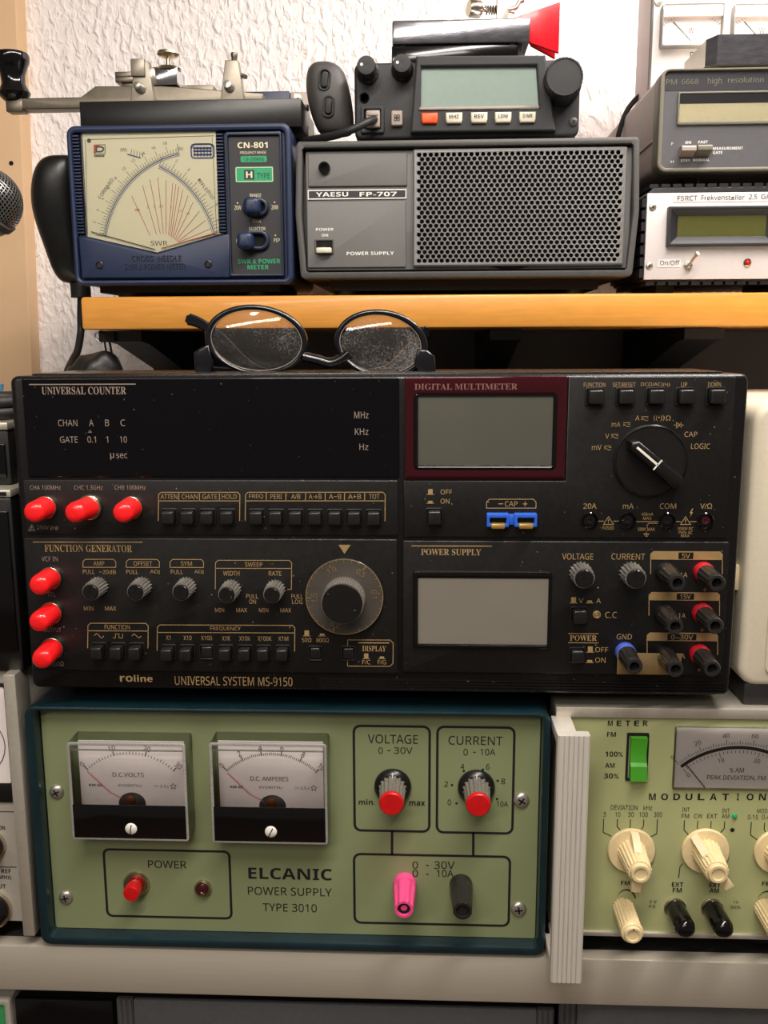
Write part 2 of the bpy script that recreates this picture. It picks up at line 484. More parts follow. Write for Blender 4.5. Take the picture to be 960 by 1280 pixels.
struct(mb, 'trim_1', ['board_paint', 'void'])

# the wooden shelf on black brackets
YS = 0.155
zt = (W(97, 371, YS).z + W(900, 366, YS).z) / 2; zbm = (W(105, 412, YS).z + W(900, 408.5, YS).z) / 2
SHELF_Z = zt
xl = W(101, 390, YS).x; xr = W(960, 390, YS).x + .16
sh = thing('wall_shelf', 'orange varnished wooden shelf on black brackets across the wall', 'shelf', ((xl + xr) / 2, YS, zbm))
mb = MB(); mb.box(xl - sh.location.x, xr - sh.location.x, 0, YW - YS - .0005, 0, zt - zbm, 0, .0022)
mb.build('board', 'varnished_wood', sh)
DESK_Z0 = W(480, 1193, -.002).z + .002
def bracket(px_leg0, px_leg1):
    Yl = YW - .012
    x0 = W(px_leg0, 445, Yl).x - sh.location.x; x1 = W(px_leg1, 445, Yl).x - sh.location.x
    yb = YW - YS - .004
    prof = [(yb - .001, -.0005), (.03, -.0005), (.03, -.008), (.05, -.010), (.14, -.03), (.19, -.06), (.222, -.11), (.226, -.20), (yb - .001, -.20)]
    m_ = MB(); n = len(prof)
    vs = [(x0, y, z) for y, z in prof] + [(x1, y, z) for y, z in prof]
    fs = [tuple(range(n)), tuple(range(2 * n - 1, n - 1, -1))] + [(i, (i + 1) % n, n + (i + 1) % n, n + i) for i in range(n)]
    m_.add(vs, fs); m_.build('bracket', 'bracket_black', sh)
q = W(198, 440, YW - .003)
bb = MB(); bb.box(0, 1.0, 0, .0029, DESK_Z0 - zbm, -.0006, 0, .0004)
bo = bb.build('back_board', 'board_grey', None, loc=(q.x, YW - .0030, zbm)); tag(bo, 'dark grey board on the wall below the wooden shelf', 'board')
bracket(594, 624); bracket(780, 818); bracket(226, 258)

# the lower shelf with an aluminium front rail
YR = -0.002
DESK_Z = W(480, 1193, YR).z; rb = W(480, 1250, YR).z
ds = thing('equipment_shelf', 'long shelf with pale aluminium front rail under the green instruments', 'shelf', (0, YR, rb))
mb = MB(); mb.box(-.62, .62, 0, .010, 0, DESK_Z - rb, 0, .0012)
ra = mb.build('front_rail', 'alu_brushed', ds)
mb = MB(); mb.box(-.62, .62, .0102, YW - YR - .001, .002, DESK_Z - rb - .0015, 0, .001)
mb.build('board', 'black_matte', ds)
LOW_Z = rb - .092
mb = MB(); mb.box(-.62, .62, .0, YW - YR - .001, LOW_Z - .02 - rb, LOW_Z - rb, 0, .001)
o = mb.build('storage_shelf', 'black_matte', None, loc=(0, YR, rb)); tag(o, 'dark lowest shelf carrying the row of grey units under the aluminium rail', 'shelf')

# ================================================================== the black universal measuring system
D = Dev([(11, 468), (934, 469), (910, 865), (46, 860)], 0.0)
ELC_TOP = W(360, 884, -.004).z
D = Dev([(11, 468), (934, 469), (910, 865), (46, 860)], 0.0, zbase=ELC_TOP)
MS = thing('measuring_system', 'wide black counter, generator, multimeter and supply unit with red dust caps', 'test instrument', D.loc)
MSD = D
x0, x1, z0, z1 = D.x0, D.x1, D.z0, D.z1
mb = MB()
mb.rprism(x0, x1, z0, z1, .004, -.003, .020, 0, .0022)
mb.rprism(x0 + .004, x1 - .004, z0 + .002, z1 - .0055, .003, .020, .215, 0)
mb.box(x0 + .010, x1 - .012, .002, .06, z1 - .002, z1 + .0011, 0, .0008)
for k, yy in enumerate((847, 850.5, 854, 857.5)):
    a = D.p(407, yy); b = D.p(905, yy)
    mb.box(a[0], b[0], -.0036, -.002, a[1] - .0004, a[1] + .0004, 0)
D.T(mb, -.0032, 1, [('UNIVERSAL SYSTEM MS-9150', 226, 844.5, 373, 855.5)])
D.T(mb, -.0032, 1, [('ro', 157, 844, 173, 851.5)], boldsans)
D.T(mb, -.0032, 1, [('line', 174.5, 843, 198, 851.5)], boldsans)
mb.build('case', ['ms_case', 'ms_gold'], MS)
for sx in (x0 + .03, x1 - .03):
    for sy in (.03, .18):
        mb = MB(); mb.lathe((sx, sy, 0), [(.008, 0), (.008, z0 + .003)], (0, 0, 1), 16); mb.build('foot', 'black_rubber', MS)
YP = -.0042                                   # front of the module panels
YT = YP - .0002
def panel(name, px, mats, mbx=None, r=3, y=YP):
    m_ = mbx or MB(); X0, X1, Z0, Z1 = D.box(*px)
    m_.rprism(X0, X1, Z0, Z1, r * D.k, y, -.0015, 0, .0006)
    return m_
# counter window
mb = panel('counter_window', (33, 471, 503, 596), None)
D.line(mb, YT, 1, [(38, 478.6), (173, 478.6)], 1.3)
D.T(mb, YT, 1, [('UNIVERSAL COUNTER', 54, 481.7, 161, 491.4)], serif)
D.T(mb, YT, 1, [('CHAN', 75.5, 523, 100, 531.2), ('A', 114.6, 523, 120.4, 531.2), ('B', 135, 523, 140, 531.2), ('C', 154.4, 523, 160.2, 531.2),
                ('GATE', 78.2, 544, 100.6, 552), ('0.1', 112.9, 544, 123.7, 552), ('1', 136.5, 544, 139.2, 552), ('10', 154, 544, 162.8, 552),
                ('µ', 142, 565, 147, 573.4), ('sec', 149.6, 565.5, 163.5, 571.6), ('MHz', 447.2, 514, 465, 522.4), ('KHz', 448.2, 534.8, 465, 543), ('Hz', 454, 554, 465, 561.7)])
D.line(mb, YT, 1, [(114, 539), (116, 536.5), (118, 539)], .6, True)
mb.build('counter_window', ['ms_window', 'ms_dim'], MS)
# counter panel
def tabbox(mb, cells, x0, x1, yt, ys, yb, m=1, wd=1.0):
    D.line(mb, YT, m, [(x0, yb), (x0, yt + 3), (x0 + 3, yt), (x1 - 3, yt), (x1, yt + 3), (x1, yb)], wd)
    D.line(mb, YT, m, [(x0, ys), (x1, ys)], wd)
    for c in cells: D.line(mb, YT, m, [(c, yt), (c, ys)], wd)
mb = panel('counter_panel', (34, 599, 503, 668), None)
D.T(mb, YT, 2, [('CHA 100MHz', 41, 605.4, 80, 611), ('CHC 1.3GHz', 97, 605.4, 133, 611), ('CHB 100MHz', 148, 605.4, 187, 611), ('250V p-p', 50.6, 655.8, 77.4, 662)])
D.line(mb, YT, 2, [(40.3, 662), (44, 655), (47.7, 662)], .7, True); D.T(mb, YT, 2, [('!', 43.5, 657, 44.5, 661)])
tabbox(mb, [229, 255, 280], 203.5, 305.5, 614.3, 625, 650)
tabbox(mb, [338.5, 363, 387.5, 412, 436, 461], 312.5, 486.5, 614.3, 625, 650)
D.T(mb, YT, 1, [('ATTEN', 206, 616.6, 227, 622.6), ('CHAN', 232.5, 616.6, 252.5, 622.6), ('GATE', 258.5, 616.6, 277, 622.6), ('HOLD', 283, 616.6, 301.5, 622.6),
                ('FREQ', 317, 616.6, 334.5, 622.6), ('PERI', 343.5, 616.6, 358, 622.6), ('A/B', 369.5, 616.6, 381, 622.6), ('A→B', 391.5, 616.6, 407.5, 622.6),
                ('A−B', 416.5, 616.6, 432, 622.6), ('A+B', 440.5, 616.6, 456.5, 622.6), ('TOT', 466.5, 616.6, 479.5, 622.6)])
mb.build('front_panel', ['ms_panel', 'ms_gold', 'ms_dim'], MS)
# generator panel
mb = panel('generator_panel', (40, 672, 503, 838), None)
G = []
D.line(mb, YT, 1, [(45.5, 676.6), (184, 676.6)], 1.3)
D.T(mb, YT, 1, [('FUNCTION GENERATOR', 60.6, 679.8, 171, 689)], serif)
D.T(mb, YT, 2, [('VCF IN', 57, 694.7, 77.4, 700.6), ('TTL', 64.7, 739.4, 75.5, 744.8), ('OUTPUT', 60.6, 783.5, 83, 789), ('50/600Ω', 62, 825.5, 86.4, 831.5)])
for (a, b, t, ta, tb) in ((109.4, 150.8, 'AMP', 122.4, 136.4), (164, 205.5, 'OFFSET', 173, 196.6), (219, 261, 'SYM', 232.6, 246.5)):
    D.line(mb, YT, 1, [(a, 708), (a, 701), (a + 3, 698), (b - 3, 698), (b, 701), (b, 708)], .9, True)
    D.T(mb, YT, 1, [(t, ta, 700.4, tb, 706)])
D.T(mb, YT, 1, [('PULL', 109.4, 711, 124.3, 716.4), ('−20dB', 130, 711, 151, 716.4), ('MIN', 111.3, 756.7, 123.4, 762), ('MAX', 138, 756.7, 152, 762),
                ('PULL', 164, 711, 179, 716.4), ('ADJ', 194, 711, 206, 716.4), ('PULL', 220, 711, 235.3, 716.4), ('ADJ', 249.7, 711, 261, 716.4)])
D.line(mb, YT, 1, [(276, 735), (276, 702), (279, 699), (368, 699), (371, 702), (371, 735), (366, 735)], .9); D.line(mb, YT, 1, [(276, 709), (371, 709)], .9)
D.T(mb, YT, 1, [('SWEEP', 312.8, 701.4, 334.5, 707), ('WIDTH', 285.7, 712.4, 306, 718), ('RATE', 342.6, 712.4, 358.3, 718), ('PULL', 314.7, 741, 329.6, 746.4), ('ON', 318.5, 747.6, 327, 753),
                ('PULL', 371, 741, 385.4, 746.4), ('LOG', 372, 747.6, 385, 753), ('MIN', 276, 758.3, 287.4, 763.4), ('MAX', 302.5, 758.3, 316, 763.4), ('MIN', 331, 758.3, 342.6, 763.4), ('MAX', 357.5, 758.3, 371, 763.4)])
tabbox(mb, [], 116.7, 192.5, 777.8, 787.3, 809); tabbox(mb, [], 204, 375.7, 779.6, 789, 812)
D.T(mb, YT, 1, [('FUNCTION', 137.8, 779.7, 169.5, 785.4), ('FREQUENCY', 270.3, 781.5, 308.2, 787), ('X1', 215, 792.9, 220.6, 798.4), ('X10', 237, 792.9, 247, 798.4), ('X100', 259, 792.9, 272.6, 798.4),
                ('X1K', 285, 793.3, 295.3, 798.8), ('X10K', 306.6, 793.3, 320.3, 798.8), ('X100K', 329.6, 793.3, 346.8, 798.8), ('X1M', 355.3, 793.3, 367.7, 798.8)])
D.line(mb, YT, 1, [(125 + k, 793.4 - 2.6 * math.sin(k / 12 * 2 * PI)) for k in range(13)], .8)
D.line(mb, YT, 1, [(148.5, 796), (151.5, 796), (151.5, 791), (156, 791), (156, 796), (160.5, 796), (160.5, 791)], .8)
D.line(mb, YT, 1, [(172, 793.5), (175, 791), (181, 796), (184, 793.5)], .8)
mb.poly([D.p(429, 679.5), D.p(436.6, 690.8), D.p(444.2, 679.5)], YT, 1)
def push_icon(mb, x, y, up, s=1.0):
    h = 6.5 if up else 2.6
    mb.poly([D.p(*q) for q in ((x - 3 * s, y + 3.2 * s), (x + 3 * s, y + 3.2 * s), (x + 3 * s, y + (3.2 - h) * s), (x - 3 * s, y + (3.2 - h) * s))], YT, 1)
    mb.poly([D.p(*q) for q in ((x - 4.8 * s, y + 4.2 * s), (x + 4.8 * s, y + 4.2 * s), (x + 4.8 * s, y + 3.4 * s), (x - 4.8 * s, y + 3.4 * s))], YT, 1)
push_icon(mb, 390.6, 789, True, .95); push_icon(mb, 409.8, 789, False, .95)
D.T(mb, YT, 1, [('50Ω', 384.6, 795, 396.4, 800.4), ('600Ω', 402.7, 795, 418, 800.4), ('F/C', 459.8, 822, 470, 827.3), ('F/G', 479, 822, 489.3, 827.3)])
D.line(mb, YT, 1, [(441.5, 797.3), (494, 797.3), (497.8, 801), (497.8, 826), (494, 829.7), (441.5, 829.7)], .9)
D.line(mb, YT, 1, [(441.5, 797.3), (441.5, 829.7)], .9)
D.line(mb, YT, 1, [(454.5, 800.8), (493, 800.8)], 1.4)
D.T(mb, YT, 1, [('DISPLAY', 459.6, 804.4, 489, 811.4)], serif)
push_icon(mb, 464.6, 817, True, .9); push_icon(mb, 484, 817, False, .9)
mb.build('front_panel', ['ms_panel', 'ms_gold', 'ms_dim'], MS)
# multimeter panel (L shape)
pts = [(509, 600), (509, 670), (908, 671), (914, 472), (712, 472), (712, 600)]
pp = [D.p(*q) for q in pts]; pp[1] = (pp[0][0], pp[1][1]); pp[2] = ((pp[2][0] + pp[3][0]) / 2, pp[1][1]); pp[3] = (pp[2][0], pp[3][1]); pp[4] = (pp[4][0], pp[3][1]); pp[5] = (pp[4][0], pp[0][1])
mb = MB(); mb.prism(pp, YP, -.0015, 0, .0006)
push_icon(mb, 542.4, 613.5, True, .95); push_icon(mb, 542.4, 624.4, False, .95)
D.T(mb, YT, 1, [('OFF', 555, 611, 569, 617), ('ON', 555, 622.4, 566, 628.4), ('CAP', 634.3, 625.4, 650, 632), ('+', 656.6, 625.6, 662, 632),
                ('FUNCTION', 730.5, 479, 757, 484.4), ('SET/RESET', 766, 479, 794, 484.6), ('DCΩ/AC((•))', 800.5, 479, 836, 484.8), ('UP', 849.5, 479, 857, 485), ('DOWN', 882.5, 479, 898, 484.6),
                ('mV', 740.8, 556, 752.6, 562.4), ('V', 757, 542, 762, 548.2), ('mA', 765, 527.5, 775.6, 533.8), ('A', 793.8, 520, 799, 526), ('((•))', 816, 519.5, 829.5, 526.8), ('Ω', 831, 520, 837, 526),
                ('CAP', 853.8, 540, 869.6, 546.4), ('LOGIC', 862, 554.6, 885, 561.2), ('20A', 730.8, 628.2, 746.8, 634.8), ('mA', 779, 628.2, 792, 634.8), ('COM', 824, 628.2, 844, 634.8), ('V/Ω', 873.2, 628.2, 887.6, 634.8),
                ('FUSED', 754.5, 656.2, 768, 660.4), ('400mA', 801.8, 639.6, 816, 643.4), ('MAX', 803.8, 644.6, 814, 648.4), ('500V MAX', 797.5, 658, 818, 662), ('1000V DC', 845.8, 657.4, 864.8, 661), ('750V AC', 846.4, 662.2, 864, 665.8), ('MAX', 850, 666.4, 860.4, 669.6)])
D.line(mb, YT, 1, [(632, 628.7), (626.4, 628.7)], 1.1)
D.line(mb, YT, 1, [(611.8, 634), (611.8, 626.5), (615, 623), (669.5, 623), (672.6, 626.5), (672.6, 634)], .9, True)
for (x, y) in ((755.7, 559.3), (764.4, 544.8), (778.8, 530.5), (801, 523)):
    D.line(mb, YT, 1, [(x, y - 1.8), (x + 8.6, y - 1.8)], .7); D.line(mb, YT, 1, [(x, y), (x + 2.4, y)], .6); D.line(mb, YT, 1, [(x + 6, y), (x + 8.6, y)], .6)
    D.line(mb, YT, 1, [(x + k * .86, y + 2.2 - math.sin(k * .63)) for k in range(11)], .6)
D.line(mb, YT, 1, [(840.5, 531.8), (853, 531.8)], .8); D.line(mb, YT, 1, [(844, 528.4), (844, 535.2), (849, 531.8)], .8, True); D.line(mb, YT, 1, [(849.6, 528.4), (849.6, 535.2)], .9)
for (x, y) in ((761.5, 649.5), (855.5, 649.5)):
    D.line(mb, YT, 1, [(x - 6, y + 4.6), (x, y - 5), (x + 6, y + 4.6)], .8, True); D.T(mb, YT, 1, [('!', x - .7, y - 1.8, x + .7, y + 3.4)])
D.line(mb, YT, 1, [(749, 650), (756, 650)], .8); D.line(mb, YT, 1, [(767, 650), (774, 650)], .8); D.line(mb, YT, 1, [(795, 650.6), (822, 650.6)], .8)
D.line(mb, YT, 1, [(822, 652.6), (811, 652.6), (808.6, 655), (808.6, 658)], .7); D.line(mb, YT, 1, [(844, 650.6), (850, 650.6)], .8); D.line(mb, YT, 1, [(861, 650.6), (869, 650.6)], .8)
D.line(mb, YT, 1, [(807.8, 663), (807.8, 665.4)], .7)
for k in range(3): D.line(mb, YT, 1, [(804 + k * 1.2, 665.6 + k * 1.5), (811.6 - k * 1.2, 665.6 + k * 1.5)], .7)
mb.poly([D.p(*q) for q in ((863.4, 634.6), (860.4, 640.4), (862.4, 640.4), (860.6, 645.4), (864.6, 638.8), (862.6, 638.8), (865, 634.6))], YT, 1)
mb.build('front_panel', ['ms_panel', 'ms_gold'], MS)
# supply panel
mb = panel('supply_panel', (509, 675, 905, 838), None)
D.line(mb, YT, 1, [(519.5, 680.8), (618.7, 681)], 1.3)
D.T(mb, YT, 1, [('POWER SUPPLY', 531.4, 684.4, 605.4, 692.4)], serif)
D.T(mb, YT, 1, [('VOLTAGE', 705, 689.8, 743, 697.4), ('CURRENT', 765.3, 689.8, 806.3, 697.4), ('V', 725.5, 745, 731.4, 750.8), ('A', 747, 745, 752.6, 750.8), ('C.C', 758, 761.6, 772.2, 769),
                ('OFF', 746, 804.9, 761.8, 811), ('ON', 746, 817.6, 758.6, 823.8), ('GND', 772, 788.6, 790.6, 795.4), ('2A', 844, 812, 855.5, 818.6), ('1A', 847, 763, 856, 769), ('1A', 849, 713, 858, 719)])
D.T(mb, YT, 1, [('POWER', 715, 790.4, 748, 797.4)], serif)
D.line(mb, YT, 1, [(713, 788.4), (750, 788.6)], .9); D.line(mb, YT, 1, [(713, 799.6), (750, 799.8)], .9)
push_icon(mb, 719.3, 747, True); push_icon(mb, 738.8, 747, False); push_icon(mb, 740, 807.4, True); push_icon(mb, 739.4, 820, False)
for (a, b, yt, ys, yb, t, ta, tb) in ((812.7, 900.7, 687, 697.4, 715, '5V', 851, 861), (810.8, 897.5, 737.2, 747.4, 766, '15V', 849, 862), (808.7, 895.3, 786.8, 797, 814, '0~30V', 838, 865)):
    X0, X1, Z0, Z1 = D.box(a, yt, b, ys)
    mb.poly([(X0, Z0), (X1, Z0), (X1, Z1 - .0015), (X1 - .0015, Z1), (X0 + .0015, Z1), (X0, Z1 - .0015)], YT, 2)
    X0, X1, Z0, Z1 = D.box(ta - 4, yt + 1.4, tb + 4, ys - 1)
    mb.poly([(X0, Z0), (X1, Z0), (X1, Z1), (X0, Z1)], YT - .0001, 0)
    D.T(mb, YT - .0002, 1, [(t, ta, yt + 2.6, tb, ys - 2)])
    D.line(mb, YT, 1, [(a + .5, ys), (a + .5, yb)], .9); D.line(mb, YT, 1, [(b - .5, ys), (b - .5, yb)], .9)
for (x, y) in ((879, 734), (876, 783.5), (872.5, 832)):
    D.T(mb, YT, 1, [('+', x - 2.5, y - 2.5, x + 2.5, y + 2.5)])
D.line(mb, YT, 1, [(777, 835), (784, 835)], .8); D.line(mb, YT, 1, [(778.5, 836.4), (782.5, 836.4)], .8)
mb.build('front_panel', ['ms_panel', 'ms_gold', 'ms_band'], MS)

# red multimeter window with its display
def outline(px, r):
    X0, X1, Z0, Z1 = D.box(*px); return rrect(X0, X1, Z0, Z1, r * D.k, 4)
mb = MB(); mb.frame(outline((509.6, 470.6, 709.5, 598.4), 2), outline((522, 493, 697, 585.5), 5), YP - .0004, -.0008, 0, .0009)
D.T(mb, YP - .0007, 1, [('DIGITAL MULTIMETER', 521.8, 479.5, 649, 487.2)], serif)
wn = mb.build('meter_window', ['red_acrylic', 'window_print'], MS); wn['label'] = 'deep red window frame'
mb = MB(); mb.frame(outline((521, 492, 698, 586.5), 5), outline((526.5, 495.5, 692.5, 581), 1), -.0054, -.0005, 0, .0012)
mb.build('display_bezel', 'black_gloss', wn)
mb = MB(); X0, X1, Z0, Z1 = D.box(522, 492, 697, 585); mb.box(X0, X1, -.0036, -.0031, Z0, Z1); mb.build('display', 'lcd_grey', wn)
mb = MB(); X0, X1, Z0, Z1 = D.box(524, 494, 695, 583); mb.box(X0, X1, -.0044, -.0040, Z0, Z1); mb.build('display_pane', 'window_pane', wn)
# supply display
mb = MB(); mb.frame(outline((521.8, 711.7, 691.8, 806.2), 4), outline((528.2, 720.2, 687.5, 801.5), 1), YP - .0022, YP + .001, 0, .0010)
fr = mb.build('display_frame', 'black_gloss', MS)
mb = MB(); X0, X1, Z0, Z1 = D.box(525, 716, 690, 804); mb.box(X0, X1, YP - .0006, YP - .0001, Z0, Z1); mb.build('display', 'lcd_silver', fr)
mb = MB(); mb.box(X0, X1, YP - .0016, YP - .0012, Z0, Z1); mb.build('display_pane', 'window_pane', fr)

# push buttons
def button(px, py, w=15.5, h=16, out=.006, well=True, parent=MS):
    m_ = MB(); c = D.p(px, py); hw, hh = w * D.k / 2, h * D.k / 2
    if well: m_.frame(rrect(c[0] - hw - .0011, c[0] + hw + .0011, c[1] - hh - .0011, c[1] + hh + .0011, .001, 2), rrect(c[0] - hw - .0003, c[0] + hw + .0003, c[1] - hh - .0003, c[1] + hh + .0003, .0006, 2), YP - .0011, YP + .0006, 0, .0004)
    m_.rprism(c[0] - hw, c[0] + hw, c[1] - hh, c[1] + hh, .0009, YP - out, YP + .0006, 0, .0009, 2)
    m_.build('push_button', 'button_black', parent)
for x in (217.8, 242, 266, 290.8, 327.2, 351.5, 376, 400, 424.5, 448.6, 472.6): button(x, 644.3 + (x - 217.8) * .004)
for x in (131, 155, 178.5): button(x + 1, 811, 14.5, 16, .0075)
for x, o_ in ((218.5, .0075), (242, .0075), (266, .0015), (290.3, .007), (314.2, .007), (337.2, .007), (360.8, .007)): button(x + .5, 812.6, 14.5, 15, o_)
button(401.7, 813.5, 14, 15, .0015); button(442.8, 813.5, 14, 15, .0018)
button(547.4, 644.3, 16, 17, .006)
for x in (743.8, 780.8, 817.5, 853.8, 891): button(x, 496.5, 17.5, 17, .006)
button(725.5, 765, 16.5, 16.5, .006); button(723.3, 814.6, 15.5, 16, .0045)
# small fluted knobs
def small_knob(px, py, r=13.0, length=.0125, parent=MS, mats=('knob_ridge', 'knob_black'), mark=False):
    c = D.p(px, py); R_ = r * D.k; m_ = MB()
    m_.lathe((c[0], YP, c[1]), [(R_ * .98, -.0005), (R_ * .98, .0012), (R_ * .93, .0016), (R_ * .90, length * .86), (R_ * .84, length * .97)], seg=72, m=0, flute=(18, .16, 0, 3))
    k = m_.build('control_knob', list(mats), parent)
    m2 = MB(); m2.lathe((c[0], YP, c[1]), [(R_ * .74, length * .9), (R_ * .74, length + .0006), (R_ * .66, length + .0012)], seg=28)
    m2.box(c[0] - .0004, c[0] + .0004, YP - length - .0016, YP - length - .0002, c[1] + R_ * .15, c[1] + R_ * .74)
    m2.build('knob_cap', mats[1], k)
for x, y in ((129.5, 731.5), (184.5, 731.5), (240.2, 731.5), (296.2, 734.5), (351.3, 734.5)): small_knob(x, y)
small_knob(727.6, 713.6, 15); small_knob(789, 713.6, 15)
# the big dial with its clear scale disc
c = D.p(437.4, 742.5); R_ = 48.8 * D.k
mb = MB(); mb.lathe((c[0], YP - .0015, c[1]), [(R_ - .0002, 0), (R_, .0003), (R_, .0013), (R_ - .0004, .0017)], seg=64)
mb.ring(c, R_ - .0003, .0005, YP - .0034, 1, 64)
for t, r0, r1 in [(d, .88 if d % 30 == 15 else .92, .97) for d in range(-180, 181, 12) if -165 < d < 165]:
    a = math.radians(90 - t); mb.line([(c[0] + R_ * r0 * math.cos(a), c[1] + R_ * r0 * math.sin(a)), (c[0] + R_ * r1 * math.cos(a), c[1] + R_ * r1 * math.sin(a))], .0004, YP - .0034, 1)
for t, deg in (('1.0', -24), ('0.5', 34), ('0.1', 84), ('1.5', -92), ('2.0', -162)):
    a = math.radians(90 - deg); mb.ctext(t, (c[0] + R_ * .77 * math.cos(a), c[1] + R_ * .77 * math.sin(a)), .0030, YP - .0034, 1, rot=math.radians(-deg))
    mb.line([(c[0] + R_ * .84 * math.cos(a), c[1] + R_ * .84 * math.sin(a)), (c[0] + R_ * .98 * math.cos(a), c[1] + R_ * .98 * math.sin(a))], .0006, YP - .0034, 1)
dl = mb.build('scale_dial', ['dial_disc', 'brass_link'], MS)
Rk = 26.5 * D.k; mb = MB(); fl = .014
mb.lathe((c[0], YP - .003, c[1]), [(Rk * 1.0, 0), (Rk, fl * .86), (Rk * .97, fl * .95)], seg=144, m=0, flute=(48, .05, 0, 1))
kn = mb.build('dial_knob', ['knob_ridge'], dl)
mb = MB(); mb.lathe((c[0], YP - .003, c[1]), [(Rk * .93, fl * .9), (Rk * .93, fl * 1.0), (Rk * .90, fl * 1.04)], seg=48)
mb.lathe((c[0] + Rk * .62, YP - .003, c[1] - Rk * .18), [(.0020, fl * 1.0), (.0020, fl * 1.06), (.0015, fl * 1.06), (.0013, fl * 1.045)], seg=16)
mb.build('dial_cap', 'knob_black', dl)
# range selector of the multimeter
c = D.p(812, 575.5); R_ = 44 * D.k; mb = MB()
mb.lathe((c[0], YP, c[1]), [(R_, -.0004), (R_, .0018), (R_ - .0008, .0026), (R_ - .0012, .0020)], seg=64)
sel = mb.build('selector_disc', 'black_plastic', MS)
mb = MB(); k0 = mb.mark(); L_ = 40 * D.k
pr = [(-L_, 0), (-L_ + .003, -.0031), (L_ - .002, -.0036), (L_ + .0002, 0), (L_ - .002, .0036), (-L_ + .003, .0031)]
mb.prism(pr, -.0125, 0, 0, .0016)
mb.xf(k0, Matrix.Translation((c[0], YP - .002, c[1])) @ Matrix.Rotation(math.radians(40), 4, 'Y'))
k0 = mb.mark(); mb.line([(-L_ + .004, 0), (-L_ + .018, 0)], .0012, -.0127, 1); mb.line([(-L_ + .018, -.0032), (-L_ + .018, .0032)], .0008, -.0127, 1)
mb.xf(k0, Matrix.Translation((c[0], YP - .002, c[1])) @ Matrix.Rotation(math.radians(40), 4, 'Y'))
mb.build('selector_bar', ['knob_black', 'white_mark'], sel)
# banana jacks of the multimeter
for x, y in ((738, 648.8), (784.5, 648.8), (832.5, 649), (879.3, 649.3)):
    c = D.p(x, y); R_ = 10.5 * D.k; mb = MB()
    mb.lathe((c[0], YP, c[1]), [(R_, -.0004), (R_, .0012), (R_ * .86, .0018), (R_ * .72, .0010), (R_ * .70, -.0002)], seg=28)
    mb.lathe((c[0], YP, c[1]), [(R_ * .42, 0), (R_ * .42, .0010), (R_ * .26, .0010), (R_ * .24, .0002)], seg=20, m=1)
    mb.build('jack_socket', ['black_gloss', 'led_dark' if x > 870 else 'black_plastic'], MS)
# blue capacitor sockets
for x0_, x1_ in ((611.6, 639), (645.5, 673.2)):
    X0, X1, Z0, Z1 = D.box(x0_, 639.6, x1_, 656); mb = MB()
    mb.frame(rrect(X0, X1, Z0, Z1, .0006, 2), rrect(X0 + .0016, X1 - .0014, Z0 + .0019, Z1 - .0022, .0004, 2), YP - .004, YP, 0, .0004)
    mb.box(X0 + .001, X1 - .001, YP - .0008, YP, Z0 + .001, Z1 - .001, 1)
    s_ = mb.build('capacitor_socket', ['socket_blue', 'void'], MS); s_['label'] = 'blue slotted socket'
    mb = MB(); mb.box(X0 + .0022, X1 - .0022, YP - .0062, YP - .001, Z0 - .0006, Z0 + .0022, 0, .0008); mb.build('contact', 'gold_contact', s_)
X0, X1, Z0, Z1 = D.box(638.5, 641, 646, 654); mb = MB(); mb.box(X0, X1, YP - .002, YP, Z0, Z1, 0, .0004); mb.build('socket_bridge', 'socket_blue', MS)
# red dust caps on the BNC sockets
def dust_cap(px, py, tilt=(0, 0), L_=.0185, r=13.6, ring=False):
    c = D.p(px, py); R_ = r * D.k
    ax = Vector((tilt[0], -1, tilt[1])); m_ = MB()
    m_.lathe((c[0], YP, c[1]), [(R_ * 1.16, -.001), (R_ * 1.16, .002), (R_ * 1.05, .0024)] if ring else [(R_ * 1.05, -.001), (R_ * 1.05, .0022), (R_ * .95, .0026)], ax, 32)
    s_ = m_.build('socket_ring', 'nickel', MS)
    m_ = MB(); m_.lathe((c[0], YP, c[1]), [(R_ * .98, .0016), (R_ * 1.02, .0024), (R_ * 1.0, .004), (R_ * .97, L_ * .62), (R_ * .95, L_ * .82), (R_ * .86, L_ * .93), (R_ * .66, L_ * .985), (R_ * .3, L_ * 1.0), (0, L_ * 1.0)], ax, 36)
    m_.build('dust_cap', 'red_cap', s_)
dust_cap(62, 632.5); dust_cap(118, 632.5, (-.12, 0), .020, ring=True); dust_cap(170, 633, (.03, 0))
dust_cap(69.5, 721); dust_cap(71.5, 764, (-.06, -.05)); dust_cap(73.5, 808, (0, -.08))
# binding posts
def post(px, py, collar, parent=MS, L_=.024, R0=12.5, R1=10.0):
    c = D.p(px, py); a, b = R0 * D.k, R1 * D.k; m_ = MB()
    m_.lathe((c[0], YP, c[1]), [(a * 1.02, -.001), (a * 1.02, .003), (a * .98, .0055), (a * .86, .0062)], seg=32)
    p_ = m_.build('binding_post', collar, parent)
    m_ = MB(); m_.lathe((c[0], YP, c[1]), [(a * .95, .0058), (a * .97, .0066), (b * 1.03, L_ * .80), (b * 1.03, L_ * .86), (b, L_ * .87), (b, L_ * .97), (b * .92, L_), (b * .60, L_), (b * .56, L_ * .95), (b * .54, L_ * .7)], seg=72, flute=(12, .10, 1, 2))
    m_.lathe((c[0], YP, c[1]), [(b * .5, L_ * .6), (b * .5, L_ * .86), (b * .30, L_ * .86), (b * .28, L_ * .6)], seg=20, m=1)
    m_.build('post_cap', ['post_black', 'void'], p_)
for x, y in ((831.7, 712.4), (829.5, 763.4), (830.2, 813.6)): post(x, y, 'knob_black')
for x, y in ((877.4, 712.4), (875.8, 762.8), (872.6, 812.8)): post(x, y, 'post_red')
post(782.4, 810.8, 'post_blue')
